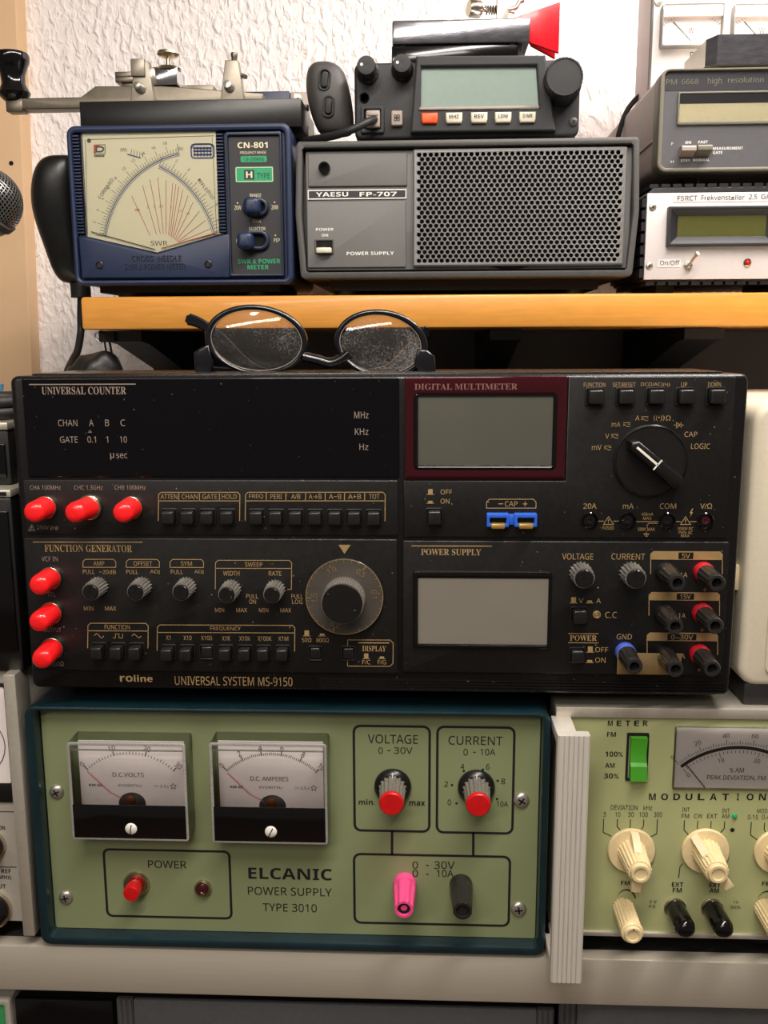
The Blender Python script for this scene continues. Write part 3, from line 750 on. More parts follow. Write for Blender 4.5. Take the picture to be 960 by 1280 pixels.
X0, X1, Z0, Z1 = D.box(770, 807.6, 847, 833.4); mb = MB(); mb.box(X0, X1, YP - .0066, YP - .0060, Z0, Z1, 0, .0002)
mb.build('shorting_link', 'brass_link', MS)
c = D.p(747.7, 765); mb = MB(); mb.lathe((c[0], YP, c[1]), [(5 * D.k, -.0003), (5 * D.k, .0008), (3.6 * D.k, .001), (3 * D.k, .0005)], seg=24); mb.sphere((c[0], YP, c[1]), 2.8 * D.k, 0, 1, .6, 1, 14, 8)
mb.build('indicator_lamp', 'brass_link', MS)

# ================================================================== the olive green bench power supply
YE = .006
D = Dev([(46, 886), (677, 896), (671, 1174), (63, 1160)], YE, zbase=DESK_Z)
E_ = thing('bench_power_supply', 'olive green power supply with two meters in a dark teal case', 'power supply', D.loc)
zb_case = W(400, 1192, -.004).z - DESK_Z; zt_case = W(360, 886, -.004).z - DESK_Z - .0006
xl_case = (W(30, 885, -.004).x + W(50, 1182, -.004).x) / 2 - D.cx; xr_case = (W(689, 890, -.004).x + W(681, 1198, -.004).x) / 2 - D.cx
mb = MB()
out = rrect(xl_case, xr_case, max(.0025, zb_case), zt_case, .006, 4); inn = rrect(xl_case + .0055, xr_case - .0042, max(.0025, zb_case) + .0052, zt_case - .0028, .003, 4)
mb.frame(out, inn, -.010, .0001, 0, .0012)
mb.prism(out, 0, .27, 0)
mb.build('case', 'elc_case', E_)
for sx in (xl_case + .03, xr_case - .03):
    for sy in (.02, .24):
        mb = MB(); mb.lathe((sx, sy, 0), [(.008, 0), (.008, .004)], (0, 0, 1), 16); mb.build('foot', 'black_rubber', E_)
ZE0 = max(.0025, zb_case) + .0055
YT = -.0013
mb = MB(); mb.box(xl_case + .0060, xr_case - .0047, -.0011, -.0001, ZE0, zt_case - .0030)
D.rr(mb, YT, 1, 132.5, 1061, 289, 1144.5, 7, 3)
D.rr(mb, YT, 1, 444, 907, 537.5, 1037, 8, 3); D.rr(mb, YT, 1, 547, 908.5, 641.5, 1039.5, 8, 3); D.rr(mb, YT, 1, 444, 1067.5, 637, 1153.5, 8, 3)
D.line(mb, YT, 1, [(491, 1037), (491, 1067)], 3); D.line(mb, YT, 1, [(592, 1039), (592, 1068)], 3)
D.T(mb, YT, 1, [('POWER', 186, 1073.6, 234, 1083.2), ('POWER SUPPLY', 311, 1107.5, 415.7, 1117.6), ('TYPE 3010', 329.5, 1127.8, 397, 1137.8), ('VOLTAGE', 461, 917.4, 523, 928.4), ('CURRENT', 561, 919.6, 628, 930.4),
                ('0', 474, 933, 479.6, 941), ('30V', 493.6, 933, 516.4, 941), ('0', 579.5, 935.2, 585, 943.2), ('10A', 600.5, 935.2, 619, 943.2), ('0', 516.4, 1075, 523.4, 1084), ('30V', 543.5, 1075, 569, 1084.4), ('0', 516.4, 1085.4, 523.4, 1094.4), ('10A', 546.5, 1085.6, 567.5, 1094.6)])
for x, y in ((487, 937), (593, 939.4), (535, 1080), (535, 1091)): D.line(mb, YT, 1, [(x - 1.8, y), (x + 1.8, y)], 1.1)
D.T(mb, YT, 1, [('ELCANIC', 311.6, 1083.4, 416, 1097.6), ('min.', 449.5, 997.4, 469.4, 1004.2), ('max', 512.5, 1000, 532, 1005.6)], boldsans)
D.T(mb, YT, 1, [('0', 560, 998, 564.5, 1005), ('2', 556, 975.4, 560.5, 982), ('4', 576, 953.6, 580.6, 960.4), ('6', 607.6, 954, 612, 960.8), ('8', 626.5, 972, 631.2, 979), ('10A', 621, 1000.4, 635, 1007)])
for x, y in ((571, 1002.8), (565.4, 980), (580, 962.6), (603.6, 961), (622, 974.8), (621.2, 997.4)): mb.disk(D.p(x, y), 1.5 * D.k, YT, 1, 12)
D.T(mb, YT, 1, [('+', 501.5, 1088.8, 509, 1096)]); D.line(mb, YT, 1, [(571.5, 1095.2), (579, 1095.2)], 1.1)
mb.build('front_panel', ['elc_panel', 'print_black'], E_)
YP = -.0011
# panel screws
def screw(dev, px, py, r, y, parent, m='steel', slot='cross', name='screw'):
    c = dev.p(px, py); R_ = r * dev.k; m_ = MB()
    m_.lathe((c[0], y, c[1]), [(R_, -.0002), (R_, .0004), (R_ * .85, R_ * .3), (R_ * .55, R_ * .42), (0, R_ * .46)], seg=24)
    a = random.random() * 1.5
    for q in ((a, a + PI / 2) if slot == 'cross' else (a,)):
        L2 = R_ * (.5 if slot == 'cross' else .9); dx, dz = math.cos(q) * L2, math.sin(q) * L2
        m_.line([(c[0] - dx, c[1] - dz), (c[0] + dx, c[1] + dz)], R_ * .2, y - R_ * (.47 if slot == 'cross' else .48), 1)
    return m_.build(name, [m, 'void'], parent)
for x, y, r in ((72.4, 987.4, 9.5), (82.5, 1119.5, 9.5), (651.6, 999, 10), (648.6, 1134.5, 10)): screw(D, x, y, r, YP, E_)
# panel meters
def panel_meter(fx0, fy0, fx1, fy1, amps):
    """front face pixel box, standing 16 mm ahead of the panel"""
    yf = -.0165
    def q(px, py):
        p_ = W(px, py, YE + yf); return (p_.x - D.cx, p_.z - DESK_Z)
    a = q(fx0, (fy0 + fy1) / 2); b = q(fx1, (fy0 + fy1) / 2); t = q((fx0 + fx1) / 2, fy0); u = q((fx0 + fx1) / 2, fy1)
    X0, X1, Z0, Z1 = a[0], b[0], u[1], t[1]
    wd = X1 - X0; ht = Z1 - Z0
    P_ = lambda u_, v_: (X0 + wd * u_, Z1 - ht * v_)
    r_ = bpy.data.objects.new('panel_meter', None); COL.objects.link(r_); r_.parent = E_; r_.empty_display_size = .01
    r_['label'] = 'white panel meter reading amperes' if amps else 'white panel meter reading volts'
    zm = Z0 + ht * .365
    # clear cover: side walls and front pane
    m_ = MB(); o1 = rrect(X0, X1, Z0, Z1, .0015, 3); o2 = rrect(X0 + .0016, X1 - .0016, Z0 + .0016, Z1 - .0016, .001, 3)
    m_.loft([[(x, YP, z_) for x, z_ in o1], [(x, yf + .0008, z_) for x, z_ in o1], [(x, yf, z_) for x, z_ in o2]], 0, False, True)
    for zz in (Z1 - .0004, Z1 - .0042): m_.box(X0 + .0012, X1 - .0012, yf + .0002, yf + .0012, zz - .0007, zz, 1)  # pale strips stand in for light caught along the top edge
    m_.frame(o1, o2, yf - .0002, yf + .0006, 1, .0002)
    m_.build('cover', ['acrylic', 'acrylic_edge'], r_)
    # dial plate
    yd = -.0075; m_ = MB(); m_.box(X0 + .003, X1 - .003, yd, yd + .0008, zm - .008, Z1 - .0028)
    m_.box(X0 + .012, X1 - .012, yd + .0008, YP, Z0 + .008, Z1 - .012, 0)
    yt = yd - .00015
    du, dv = (.026 if amps else .046), .082          # the dial sits 9 mm behind the front pane
    cx, cz = X0 + wd * (.532 - du), Z1 - ht * (.70 + dv); Rt = ht * .60
    n_ = 50 if amps else 30; big = 5
    for k in range(n_ + 1):
        ang = math.radians(90 + 44 - 88 * k / n_); long_ = (k % 10 == 0); mid = k % big == 0
        r1 = Rt * (1.085 if long_ else 1.05 if mid else 1.04)
        m_.line([(cx + Rt * math.cos(ang), cz + Rt * math.sin(ang)), (cx + r1 * math.cos(ang), cz + r1 * math.sin(ang))], .00055 if long_ else .00035, yt, 1)
    labs = ('0', '2', '4', '6', '8', '10') if amps else ('0', '10', '20', '30')
    for i, t_ in enumerate(labs):
        ang = math.radians(90 + 44 - 88 * i / (len(labs) - 1)); rr_ = Rt * 1.135
        m_.ctext(t_, (cx + rr_ * math.cos(ang), cz + rr_ * math.sin(ang)), .0033, yt, 1, rot=ang - PI / 2, sx=.85)
    def tx(s_, u0, v0, u1, v1, f=sans, mi=1):
        A = P_(u0 - du, v0 + dv); B = P_(u1 - du, v1 + dv); m_.text(f(s_), A[0], B[1], B[0], A[1], yt, mi)
    if amps: tx('D.C. AMPERES', .345, .315, .675, .36)
    else: tx('D.C.VOLTS', .375, .29, .645, .335)
    tx('KM-66', .165, .412, .28, .438, boldsans); tx('KYORITSU', .42, .412, .62, .438); tx('∩−2.5⊥', .73, .412, .86, .44)
    A = P_(.895 - du, .426 + dv); m_.line([(A[0] + (.0018 if k % 2 == 0 else .0009) * math.sin(k * PI / 5), A[1] + (.0018 if k % 2 == 0 else .0009) * math.cos(k * PI / 5)) for k in range(10)], .0003, yt, 1, True)
    m_.build('dial', ['meter_white', 'meter_print'], r_)
    # needle
    m_ = MB(); ang = math.radians(90 + 44.5)
    P0 = (cx + Rt * .50 * math.cos(ang), cz + Rt * .50 * math.sin(ang)); P1 = (cx + Rt * 1.0 * math.cos(ang), cz + Rt * 1.0 * math.sin(ang))
    zq = zm - ht * .06; pv = (cx, zq + .001)
    m_.tube([(pv[0], yd - .002, pv[1]), (P0[0], yd - .0016, P0[1])], .00018, 0, 5)
    m_.tube([(P0[0], yd - .0016, P0[1]), (P1[0], yd - .0016, P1[1])], .00022, 0, 5)
    m_.build('needle', 'meter_red', r_)
    # half-round movement window
    m_ = MB(); k0 = m_.mark(); R_ = wd * .118
    m_.sphere((0, 0, 0), R_, 0, 1, .42, .86, 28, 16); m_.xf(k0, Matrix.Translation((cx, yd, zq)))
    m_.lathe((cx, yd - R_ * .43, zq + R_ * .42), [(R_ * .34, -.001), (R_ * .34, .0004), (R_ * .2, .0008)], seg=20, m=1)
    m_.box(cx - R_ * .55, cx + R_ * .5, yd - R_ * .40, yd - R_ * .2, zq + R_ * .12, zq + R_ * .3, 2)
    m_.build('movement', ['meter_print', 'meter_copper', 'brass_dull'], r_)
    m_ = MB(); m_.box(X0 + .0012, X1 - .0012, yf - .0003, yf + .0004, Z0 + .0012, zm, 0, .0002)
    m_.build('lower_cover', 'black_gloss', r_)
    m_ = MB(); c_ = (X0 + wd * .51, Z0 + ht * .125); R_ = .0034
    m_.lathe((c_[0], yf, c_[1]), [(R_, 0), (R_, .0006), (R_ * .8, .0012), (0, .0014)], seg=24); a_ = 1.1 if amps else 1.4
    m_.line([(c_[0] - R_ * .85 * math.cos(a_), c_[1] - R_ * .85 * math.sin(a_)), (c_[0] + R_ * .85 * math.cos(a_), c_[1] + R_ * .85 * math.sin(a_))], .0006, yf - .00145, 1)
    m_.build('zero_screw', ['white_mark', 'meter_print'], r_)
panel_meter(87, 929, 233.7, 1050.3, False); panel_meter(263.5, 929.5, 409, 1054.5, True)
# power button and lamp
c = D.p(171.5, 1102.5); mb = MB(); R_ = 17 * D.k
mb.lathe((c[0], YP, c[1]), [(R_, -.0003), (R_, .0010), (R_ * .9, .0022), (R_ * .62, .0024), (R_ * .6, .001)], seg=32); pb = mb.build('button_bezel', 'nickel', E_)
mb = MB(); mb.lathe((c[0], YP, c[1]), [(R_ * .55, .0005), (R_ * .55, .0050), (R_ * .60, .0052), (R_ * .60, .0105), (R_ * .54, .0114), (0, .0116)], seg=32); mb.build('power_button', 'red_plastic', pb)
c = D.p(255, 1107); R_ = 10.5 * D.k; mb = MB()
mb.lathe((c[0], YP, c[1]), [(R_, -.0003), (R_, .0024), (R_ * .94, .0028), (R_ * .74, .0028), (R_ * .7, .0015)], seg=28); lp = mb.build('lamp_bezel', 'nickel', E_)
mb = MB(); mb.sphere((c[0], YP - .001, c[1]), R_ * .72, 0, 1, .5, 1); mb.build('lamp_lens', 'led_dark', lp)
# control knobs with red caps
for x, y in ((491.9, 980.5), (595.4, 982)):
    c = D.p(x, y); R_ = 22.5 * D.k; mb = MB(); L_ = .0215
    mb.lathe((c[0], YP, c[1]), [(R_, .0006), (R_, .0022), (R_ * .97, .0030), (R_ * .80, .0045)], seg=48)
    mb.line([(c[0], c[1] + R_ * .62), (c[0], c[1] + R_ * .96)], .0007, YP - .0048, 1)
    kb = mb.build('control_knob', ['knob_black', 'white_mark'], E_)
    mb = MB(); mb.lathe((c[0], YP, c[1]), [(R_ * .80, .004), (R_ * .72, .0055), (R_ * .64, L_ * .93), (R_ * .60, L_ * .98)], seg=96, flute=(16, .13, 0, 2)); mb.build('knob_body', 'knob_ridge', kb)
    mb = MB(); mb.lathe((c[0], YP, c[1]), [(R_ * .64, L_ * .93), (R_ * .655, L_ * .99), (R_ * .64, L_ * 1.03), (R_ * .58, L_ * 1.06), (0, L_ * 1.065)], seg=36); mb.build('knob_cap', 'red_plastic', kb)
# output posts
for x, y, m_, t_ in ((507, 1102, 'pink_plastic', 'bright pink binding post'), (576.8, 1104, 'post_black', None)):
    c = D.p(x, y); a = 14.3 * D.k; L_ = .0265; mb = MB()
    mb.lathe((c[0], YP, c[1]), [(a, -.0003), (a, .0030), (a * .94, .0040)], seg=32); ps = mb.build('binding_post', m_, E_)
    if t_: ps['label'] = t_
    mb = MB(); mb.lathe((c[0], YP, c[1]), [(a * .92, .0036), (a * 1.0, .006), (a * 1.0, .010), (a * .86, L_ * .8), (a * .82, L_ * .98), (a * .76, L_), (a * .56, L_), (a * .52, L_ * .93)], seg=80, flute=(8, .14, 2, 4)); mb.lathe((c[0], YP, c[1]), [(a * .52, L_ * .5), (a * .52, L_ * .945), (a * .28, L_ * .945), (a * .26, L_ * .5)], seg=20, m=1)
    mb.build('post_cap', [m_, 'void'], ps)

# ================================================================== the modulation meter at the right
D = Dev([(700, 893.5), (960, 897), (960, 1167), (698, 1163)], .004, zbase=DESK_Z)
Mo = thing('modulation_meter', 'sage green modulation meter with ivory knobs and ribbed aluminium handle', 'test instrument', D.loc)
XR = D.x1 + .058; XL = D.x0 - .004
ztop = W(840, 885.5, .0015).z - DESK_Z; zbot = W(840, 1172.5, .0015).z - DESK_Z
mb = MB()
mb.box(XL, XR, -.0025, .006, D.z1 - .0005, ztop, 0, .0006); mb.box(XL, XR, -.0025, .006, zbot, D.z0 + .0008, 0, .0006)
mb.box(XL + .001, XR - .001, .0005, .30, zbot + .001, ztop - .0004, 0)
mb.build('case', 'alu_side', Mo)
YP = -.0006; YT = -.0008
mb = MB(); mb.box(XL + .001, XR - .001, YP, .001, D.z0 - .0005, D.z1 + .0005)
def sp(t, x0, y0, x1, y1, f=boldsans):
    n = len(t); h = (x1 - x0); 
    for i, ch in enumerate(t):
        if ch == ' ': continue
        wch = h / (n + (n - 1) * .78); X = x0 + i * wch * 1.78
        X += wch * .35 if ch == 'I' else 0
        D.T(mb, YT, 1, [(ch, X, y0, X + (wch * .3 if ch == 'I' else wch), y1)], f)
sp('METER', 755.5, 899.6, 804.4, 906); sp('MODULATION', 809.7, 988, 954, 996)
D.T(mb, YT, 1, [('FM', 755, 913.4, 766, 919), ('100%', 753.6, 936.8, 775.4, 943), ('AM', 754, 950.8, 765.6, 956.4), ('30%', 753, 963.4, 771.4, 969.6), ('EXT', 843.5, 1099.4, 858, 1105.2), ('FM', 845, 1106.6, 856.4, 1112.4),
                ('EXT', 890.7, 1099.8, 905.2, 1105.6), ('AM', 891.4, 1106.8, 903.4, 1112.6), ('FM', 779, 1098, 790, 1103.4), ('FM', 957, 1098, 968, 1103.4)], boldsans)
D.T(mb, YT, 1, [('DEVIATION', 762.7, 1002.4, 796.2, 1008.4), ('kHz', 803.4, 1002.4, 814.4, 1008.4), ('3', 753.8, 1011, 757, 1017), ('10', 768.6, 1011, 775, 1017), ('30', 784.6, 1011, 792, 1017), ('100', 798.6, 1011, 809.2, 1017), ('300', 816.8, 1011, 827, 1017),
                ('INT', 851.7, 1005.2, 861, 1010.4), ('FM', 851.4, 1013, 860.6, 1018.4), ('CW', 866.8, 1013, 877.4, 1018.4), ('EXT', 883, 1013, 895.6, 1018.4), ('INT', 901, 1006.4, 910.6, 1011.4), ('AM', 901, 1013, 910.6, 1018.4),
                ('MOD', 944.4, 1006.6, 957, 1011.8), ('0.15', 933.4, 1014, 946.4, 1019.6), ('0.45', 951, 1014, 965, 1019.6), ('3 V', 816, 1122.6, 825.4, 1126.4), ('FS', 816, 1128.8, 824, 1132.4), ('1V', 922.5, 1122.6, 929, 1126.2), ('30%', 918.4, 1129.2, 932, 1132.8)])
for pl in ([(754.3, 1019.5), (754.3, 1036.3), (764.4, 1041)], [(771.6, 1019.5), (771.6, 1029), (776, 1034)], [(787.8, 1020), (787.8, 1031)], [(804.4, 1020), (804.4, 1029), (801, 1034)], [(821.4, 1020), (821.4, 1038), (814, 1041.6)],
           [(855.2, 1021), (855.2, 1033), (861, 1039)], [(871.7, 1021.5), (871.7, 1032)], [(888.4, 1022), (888.4, 1031)], [(905.2, 1022.5), (905.2, 1031), (901, 1036)], [(856, 1075.5), (852.7, 1079), (851.6, 1093.6)],
           [(938.3, 1023), (938.3, 1039), (947, 1045)], [(954.8, 1024), (954.8, 1032), (957, 1036)]):
    D.line(mb, YT, 1, pl, 1.1)
def wedge(cx, cy):
    up_ = [D.p(cx + 14.5 * math.sin(a), cy - 22 * math.cos(a) + 22) for a in [(-1 + 2 * k / 12) for k in range(13)]]
    dn_ = [D.p(cx + 14.2 * math.sin(a), cy - 22 * math.cos(a) + 22 + .4 + 2.9 * (a + 1) / 2) for a in [(-1 + 2 * k / 12) for k in range(13)]]
    for k in range(12): mb.add([(p_[0], YT, p_[1]) for p_ in (up_[k], up_[k + 1], dn_[k + 1], dn_[k])], [(0, 1, 2, 3)], 1)
wedge(786.5, 1108.5); wedge(965, 1109.5)
mb.disk(D.p(915.3, 1033), 2.8 * D.k, YT, 2, 16)
mb.build('front_panel', ['mod_panel', 'print_black', 'void'], Mo)
# handle: two arms and a grooved front plate
def loc(px, py, Y):
    p_ = W(px, py, Y); return (p_.x - D.cx, p_.z - DESK_Z)
YH = -.034
hx0 = (loc(697, 922, YH + D.Y)[0] + loc(689, 1228, YH + D.Y)[0]) / 2; hx1 = (loc(737.6, 922, YH + D.Y)[0] + loc(728, 1228, YH + D.Y)[0]) / 2
hz1 = loc(717, 920.5, YH + D.Y)[1]; hz0 = loc(708, 1229, YH + D.Y)[1]
pts = [(hx0, 0.0), (hx1, 0.0)]
prof = [(hx0 + .0008, .007), (hx0, .006), (hx0, .001), (hx0 + .001, 0)]
n_g = 6; wgv = (hx1 - hx0 - .002) / n_g
for k in range(n_g):
    xa_ = hx0 + .001 + k * wgv
    if k: prof += [(xa_ - .0004, 0), (xa_, .0009), (xa_ + .0004, 0)]
prof += [(hx1 - .001, 0), (hx1, .001), (hx1, .006), (hx1 - .0008, .007)]
mb = MB(); mb.loft([[(x, YH + y, z_) for x, y in prof] for z_ in (hz0, hz1)])
hd = mb.build('handle', 'alu_handle', Mo, smooth=20)
for z_ in (hz1 - .002 - .006, hz0 + .002):
    mb = MB(); mb.box(hx0 + .0005, hx0 + .0115, YH + .006, -.001, z_, z_ + .006, 0, .0006); mb.build('handle_arm', 'alu_handle', hd)
# green rocker
X0, X1, Z0, Z1 = D.box(780.6, 915.5, 805, 970.5); mb = MB(); h_ = Z1 - Z0
mb.frame(rrect(X0 - .0006, X1 + .0006, Z0 - .0006, Z1 + .0006, .0006, 2), rrect(X0 + .0006, X1 - .0006, Z0 + .0008, Z1 - .0008, .0004, 2), YP - .0012, YP, 1, .0003)
prof = [(YP - .0006, Z0 + .001), (YP - .0062, Z0 + .0014), (YP - .0052, Z0 + h_ * .36), (YP - .0034, Z0 + h_ * .42), (YP - .0022, Z0 + h_ * .62), (YP - .0040, Z1 - .0012), (YP - .0006, Z1 - .001)]
mb.loft([[(x, y, z_) for y, z_ in prof] for x in (X0 + .0012, X1 - .0008)], 0)
mb.build('rocker_switch', ['switch_green', 'void'], Mo, smooth=25)
# meter scale
X0, X1, Z0, Z1 = D.box(839, 907.5, 1000, 981); mb = MB()
cxz = D.p(917.6, 1029.4); R0 = 107 * D.k; yd = YP - .0004
mb.box(X0, X1, yd, YP + .0002, Z0, Z1)
mb2 = mb; yt = yd - .0002
def arcpts(r, a0, a1, n=40): return [(cxz[0] + r * math.cos(math.radians(a0 + (a1 - a0) * k / n)), cxz[1] + r * math.sin(math.radians(a0 + (a1 - a0) * k / n))) for k in range(n + 1)]
aL = 131.3; aR = 180 - aL
mb.line(arcpts(R0, aL, aR), .0019, yt, 1)
for k in range(51):
    a = math.radians(aL + (aR - aL) * k / 50); r0 = R0 + .0018; r1 = R0 + (.0050 if k % 10 == 0 else .0040 if k % 5 == 0 else .0032)
    mb.line([(cxz[0] + r0 * math.cos(a), cxz[1] + r0 * math.sin(a)), (cxz[0] + r1 * math.cos(a), cxz[1] + r1 * math.sin(a))], .0003, yt, 1)
for k in range(31):
    a = math.radians(aL + (aR - aL) * k / 30); r0 = R0 - .0018; r1 = R0 - (.0048 if k % 10 == 0 else .0032)
    mb.line([(cxz[0] + r0 * math.cos(a), cxz[1] + r0 * math.sin(a)), (cxz[0] + r1 * math.cos(a), cxz[1] + r1 * math.sin(a))], .0003, yt, 1)
for i, t_ in enumerate(('0', '20', '40', '60', '80', '100')):
    a = math.radians(aL + (aR - aL) * i / 5); mb.ctext(t_, (cxz[0] + (R0 + .0074) * math.cos(a), cxz[1] + (R0 + .0074) * math.sin(a)), .0026, yt, 2, rot=a - PI / 2)
for i, t_ in enumerate(('0', '10', '20', '30')):
    a = math.radians(aL + (aR - aL) * i / 3); mb.ctext(t_, (cxz[0] + (R0 - .0066) * math.cos(a), cxz[1] + (R0 - .0066) * math.sin(a)), .0025, yt, 2, rot=a - PI / 2)
D.T(mb, yt, 2, [('% AM', 907, 956, 924.5, 961.8), ('PEAK DEVIATION, FM', 880, 965.4, 951.5, 971.6)])
ms_ = mb.build('meter_scale', ['dial_grey', 'meter_print', 'meter_print'], Mo)
mb = MB(); X0b, X1b, Z0b, Z1b = D.box(837.5, 906.3, 1001, 982.4)
mb.frame(rrect(X0b, X1b, Z0b, Z1b, .0008, 2), rrect(X0, X1, Z0, Z1, .0006, 2), YP - .0022, YP + .0002, 0, .0006); mb.build('meter_frame', 'window_pane', ms_)
mb = MB(); mb.box(X0, X1, YP - .0019, YP - .0015, Z0, Z1); mb.build('meter_pane', 'window_pane', ms_)
mb = MB(); pa = D.p(852.5, 951); pb_ = D.p(877.5, 979.5); mb.tube([(pa[0], yd - .0006, pa[1]), (pb_[0], yd - .0006, pb_[1])], .0003, 0, 6); mb.build('needle', 'meter_print', ms_)
# ivory rotary knobs
def ivory_knob(px, py, deg, r=30):
    c = D.p(px, py); R_ = r * D.k; L_ = .0250; m_ = MB()
    m_.lathe((c[0], YP, c[1]), [(R_ * .98, .0004), (R_, .0010), (R_, .0022), (R_ * .96, .0030), (R_ * .5, .0034)], seg=56); kd = m_.build('rotary_knob', 'ivory', Mo)
    m_ = MB(); m_.lathe((c[0], YP, c[1]), [(R_ * .62, .003), (R_ * .58, .006), (R_ * .50, L_ * .92), (R_ * .46, L_ * .95)], seg=120, flute=(20, .09, 0, 2))
    m_.lathe((c[0], YP, c[1]), [(R_ * .40, L_ * .9), (R_ * .40, L_ * 1.02), (R_ * .37, L_ * 1.05), (R_ * .27, L_ * 1.05), (R_ * .25, L_ * 1.01), (0, L_ * 1.0)], seg=32)
    m_.build('knob_body', 'ivory', kd)
    m_ = MB(); k0 = m_.mark()
    prof_ = [(0, .0034), (0, L_ * .62), (R_ * .72, L_ * .30), (R_ * .92, .0034)]        # (radial z, toward viewer)
    hw = R_ * .16
    n = len(prof_); pv = [(s_ * hw, -t_, z_) for s_ in (-1, 1) for z_, t_ in [(R_ * .30, .003), (R_ * .30, L_ * .68), (R_ * .56, L_ * .66), (R_ * .90, .007), (R_ * .92, .003)]]
    n = 5; m_.add(pv, [tuple(range(n)), tuple(range(2 * n - 1, n - 1, -1))] + [(i, (i + 1) % n, n + (i + 1) % n, n + i) for i in range(n)])
    m_.line([(0, R_ * .34), (0, R_ * .52)], .0007, -L_ * .684, 1)
    m_.xf(k0, Matrix.Translation((c[0], YP, c[1])) @ Matrix.Rotation(math.radians(deg), 4, 'Y'))
    m_.build('pointer', ['ivory_light', 'meter_print'], kd)
    m_ = MB(); k0 = m_.mark(); m_.prism([(-hw * 1.3, -R_ * .40), (-hw * 1.3, -R_ * 1.02), (hw * 1.3, -R_ * 1.02), (hw * 1.3, -R_ * .40)], -L_ * .88, -L_ * .78, 0, .0006)
    m_.xf(k0, Matrix.Translation((c[0], YP, c[1])) @ Matrix.Rotation(math.radians(deg), 4, 'Y')); m_.build('lever', 'ivory', kd)
ivory_knob(789.6, 1057.5, 4); ivory_knob(882.2, 1057.5, -36); ivory_knob(972.5, 1058.5, -10)
for x, y in ((782.8, 1131), (961.5, 1131)):
    c = D.p(x, y); R_ = 13.5 * D.k; L_ = .0270; mb = MB()
    mb.lathe((c[0], YP, c[1]), [(R_, .0005), (R_, .002), (R_ * 1.0, L_ * .85), (R_ * 1.04, L_ * .86), (R_ * 1.04, L_ * .93), (R_ * .92, L_ * .96)], seg=108, flute=(18, .10, 0, 2))
    mb.lathe((c[0], YP, c[1]), [(R_ * .80, L_ * .9), (R_ * .80, L_ * 1.0), (R_ * .74, L_ * 1.03), (R_ * .56, L_ * 1.03), (R_ * .52, L_ * 1.0), (0, L_ * .99)], seg=32)
    mb.line([(c[0], c[1] + R_ * .5), (c[0], c[1] + R_ * .72)], .0006, YP - L_ * 1.033, 1)
    mb.build('control_knob', ['ivory', 'meter_print'], Mo)
# black capped sockets
for x, y in ((848.8, 1132), (895.6, 1132)):
    c = D.p(x, y); R_ = 13 * D.k; mb = MB(); mb.lathe((c[0], YP, c[1]), [(R_ * 1.08, -.0002), (R_ * 1.08, .0012), (R_ * .98, .0016)], seg=32); s_ = mb.build('socket_ring', 'nickel', Mo)
    mb = MB(); mb.lathe((c[0], YP, c[1]), [(R_ * .94, .001), (R_ * .98, .012), (R_ * .96, .018), (R_ * .80, .0208), (R_ * .45, .0222), (0, .0225)], (.06, -1, -.04), 36); mb.build('dust_cap', 'black_gloss', s_)
c = D.p(916.8, 1015.6); mb = MB(); mb.lathe((c[0], YP, c[1]), [(3.4 * D.k, -.0002), (3.4 * D.k, .0006), (2.6 * D.k, .0013), (0, .0018)], seg=20); mb.build('indicator_lamp', 'label_green', Mo)
for x in (768, 951):
    fx = loc(x, 1180, .02)[0]
    for yy in (.022, .25):
        mb = MB(); mb.lathe((fx, yy, 0), [(.0105, 0), (.0115, .002), (.0135, zbot + .0012)], (0, 0, 1), 24); mb.build('foot', 'black_rubber', Mo)

# ================================================================== the blue cross-needle meter
D = Dev([(84, 157), (367, 156), (366, 356), (96, 357)], .160, zbase=SHELF_Z)
C_ = thing('cross_needle_meter', 'navy blue square power meter with cream dial and two slide switches', 'meter', D.loc)
x0, x1, z0, z1 = D.x0, D.x1, D.z0, D.z1
mb = MB(); win = [(103.5, 167), (272, 165), (277.5, 293), (197, 316), (110, 296)]
mb.frame(rrect(x0, x1, z0, z1, .006, 4), rrect(x0 + .0035, x1 - .0045, z0 + .0035, z1 - .0045, .003, 4), -.004, .004, 0, .0018)
mb.rprism(x0 + .0005, x1 - .0005, z0 + .0005, z1 - .0005, .005, .003, .115, 0)
mb.box(x0 + .004, x1 - .005, .0005, .004, z0 + .004, z1 - .005, 0)
mb.build('case', 'navy', C_)
for sx in (x0 + .03, x1 - .03):
    for sy in (.02, .095):
        mb = MB(); mb.lathe((sx, sy, 0), [(.007, 0), (.008, z0 + .0012)], (0, 0, 1), 16); mb.build('foot', 'black_rubber', C_)
mb = MB(); mb.box(x0 + .012, x1 - .012, .012, .10, .0035, z0 + .001); mb.build('base_plate', 'black_matte', C_)
# ribbed strips either side of the dial
for a, b in ((94, 103.6), (273, 283)):
    X0, X1, _, Z1 = D.box(a, 167, b, 293); Z0 = D.p(100, 293)[1]; mb = MB(); mb.box(X0, X1, -.0006, .001, Z0, Z1)
    n = 30; h = (Z1 - Z0) / n
    for k in range(n): mb.box(X0 + .0003, X1 - .0003, -.0022, -.0005, Z0 + h * (k + .12), Z0 + h * (k + .72), 1, .0003, 1)
    mb.build('ribbed_strip', ['void', 'navy'], C_)
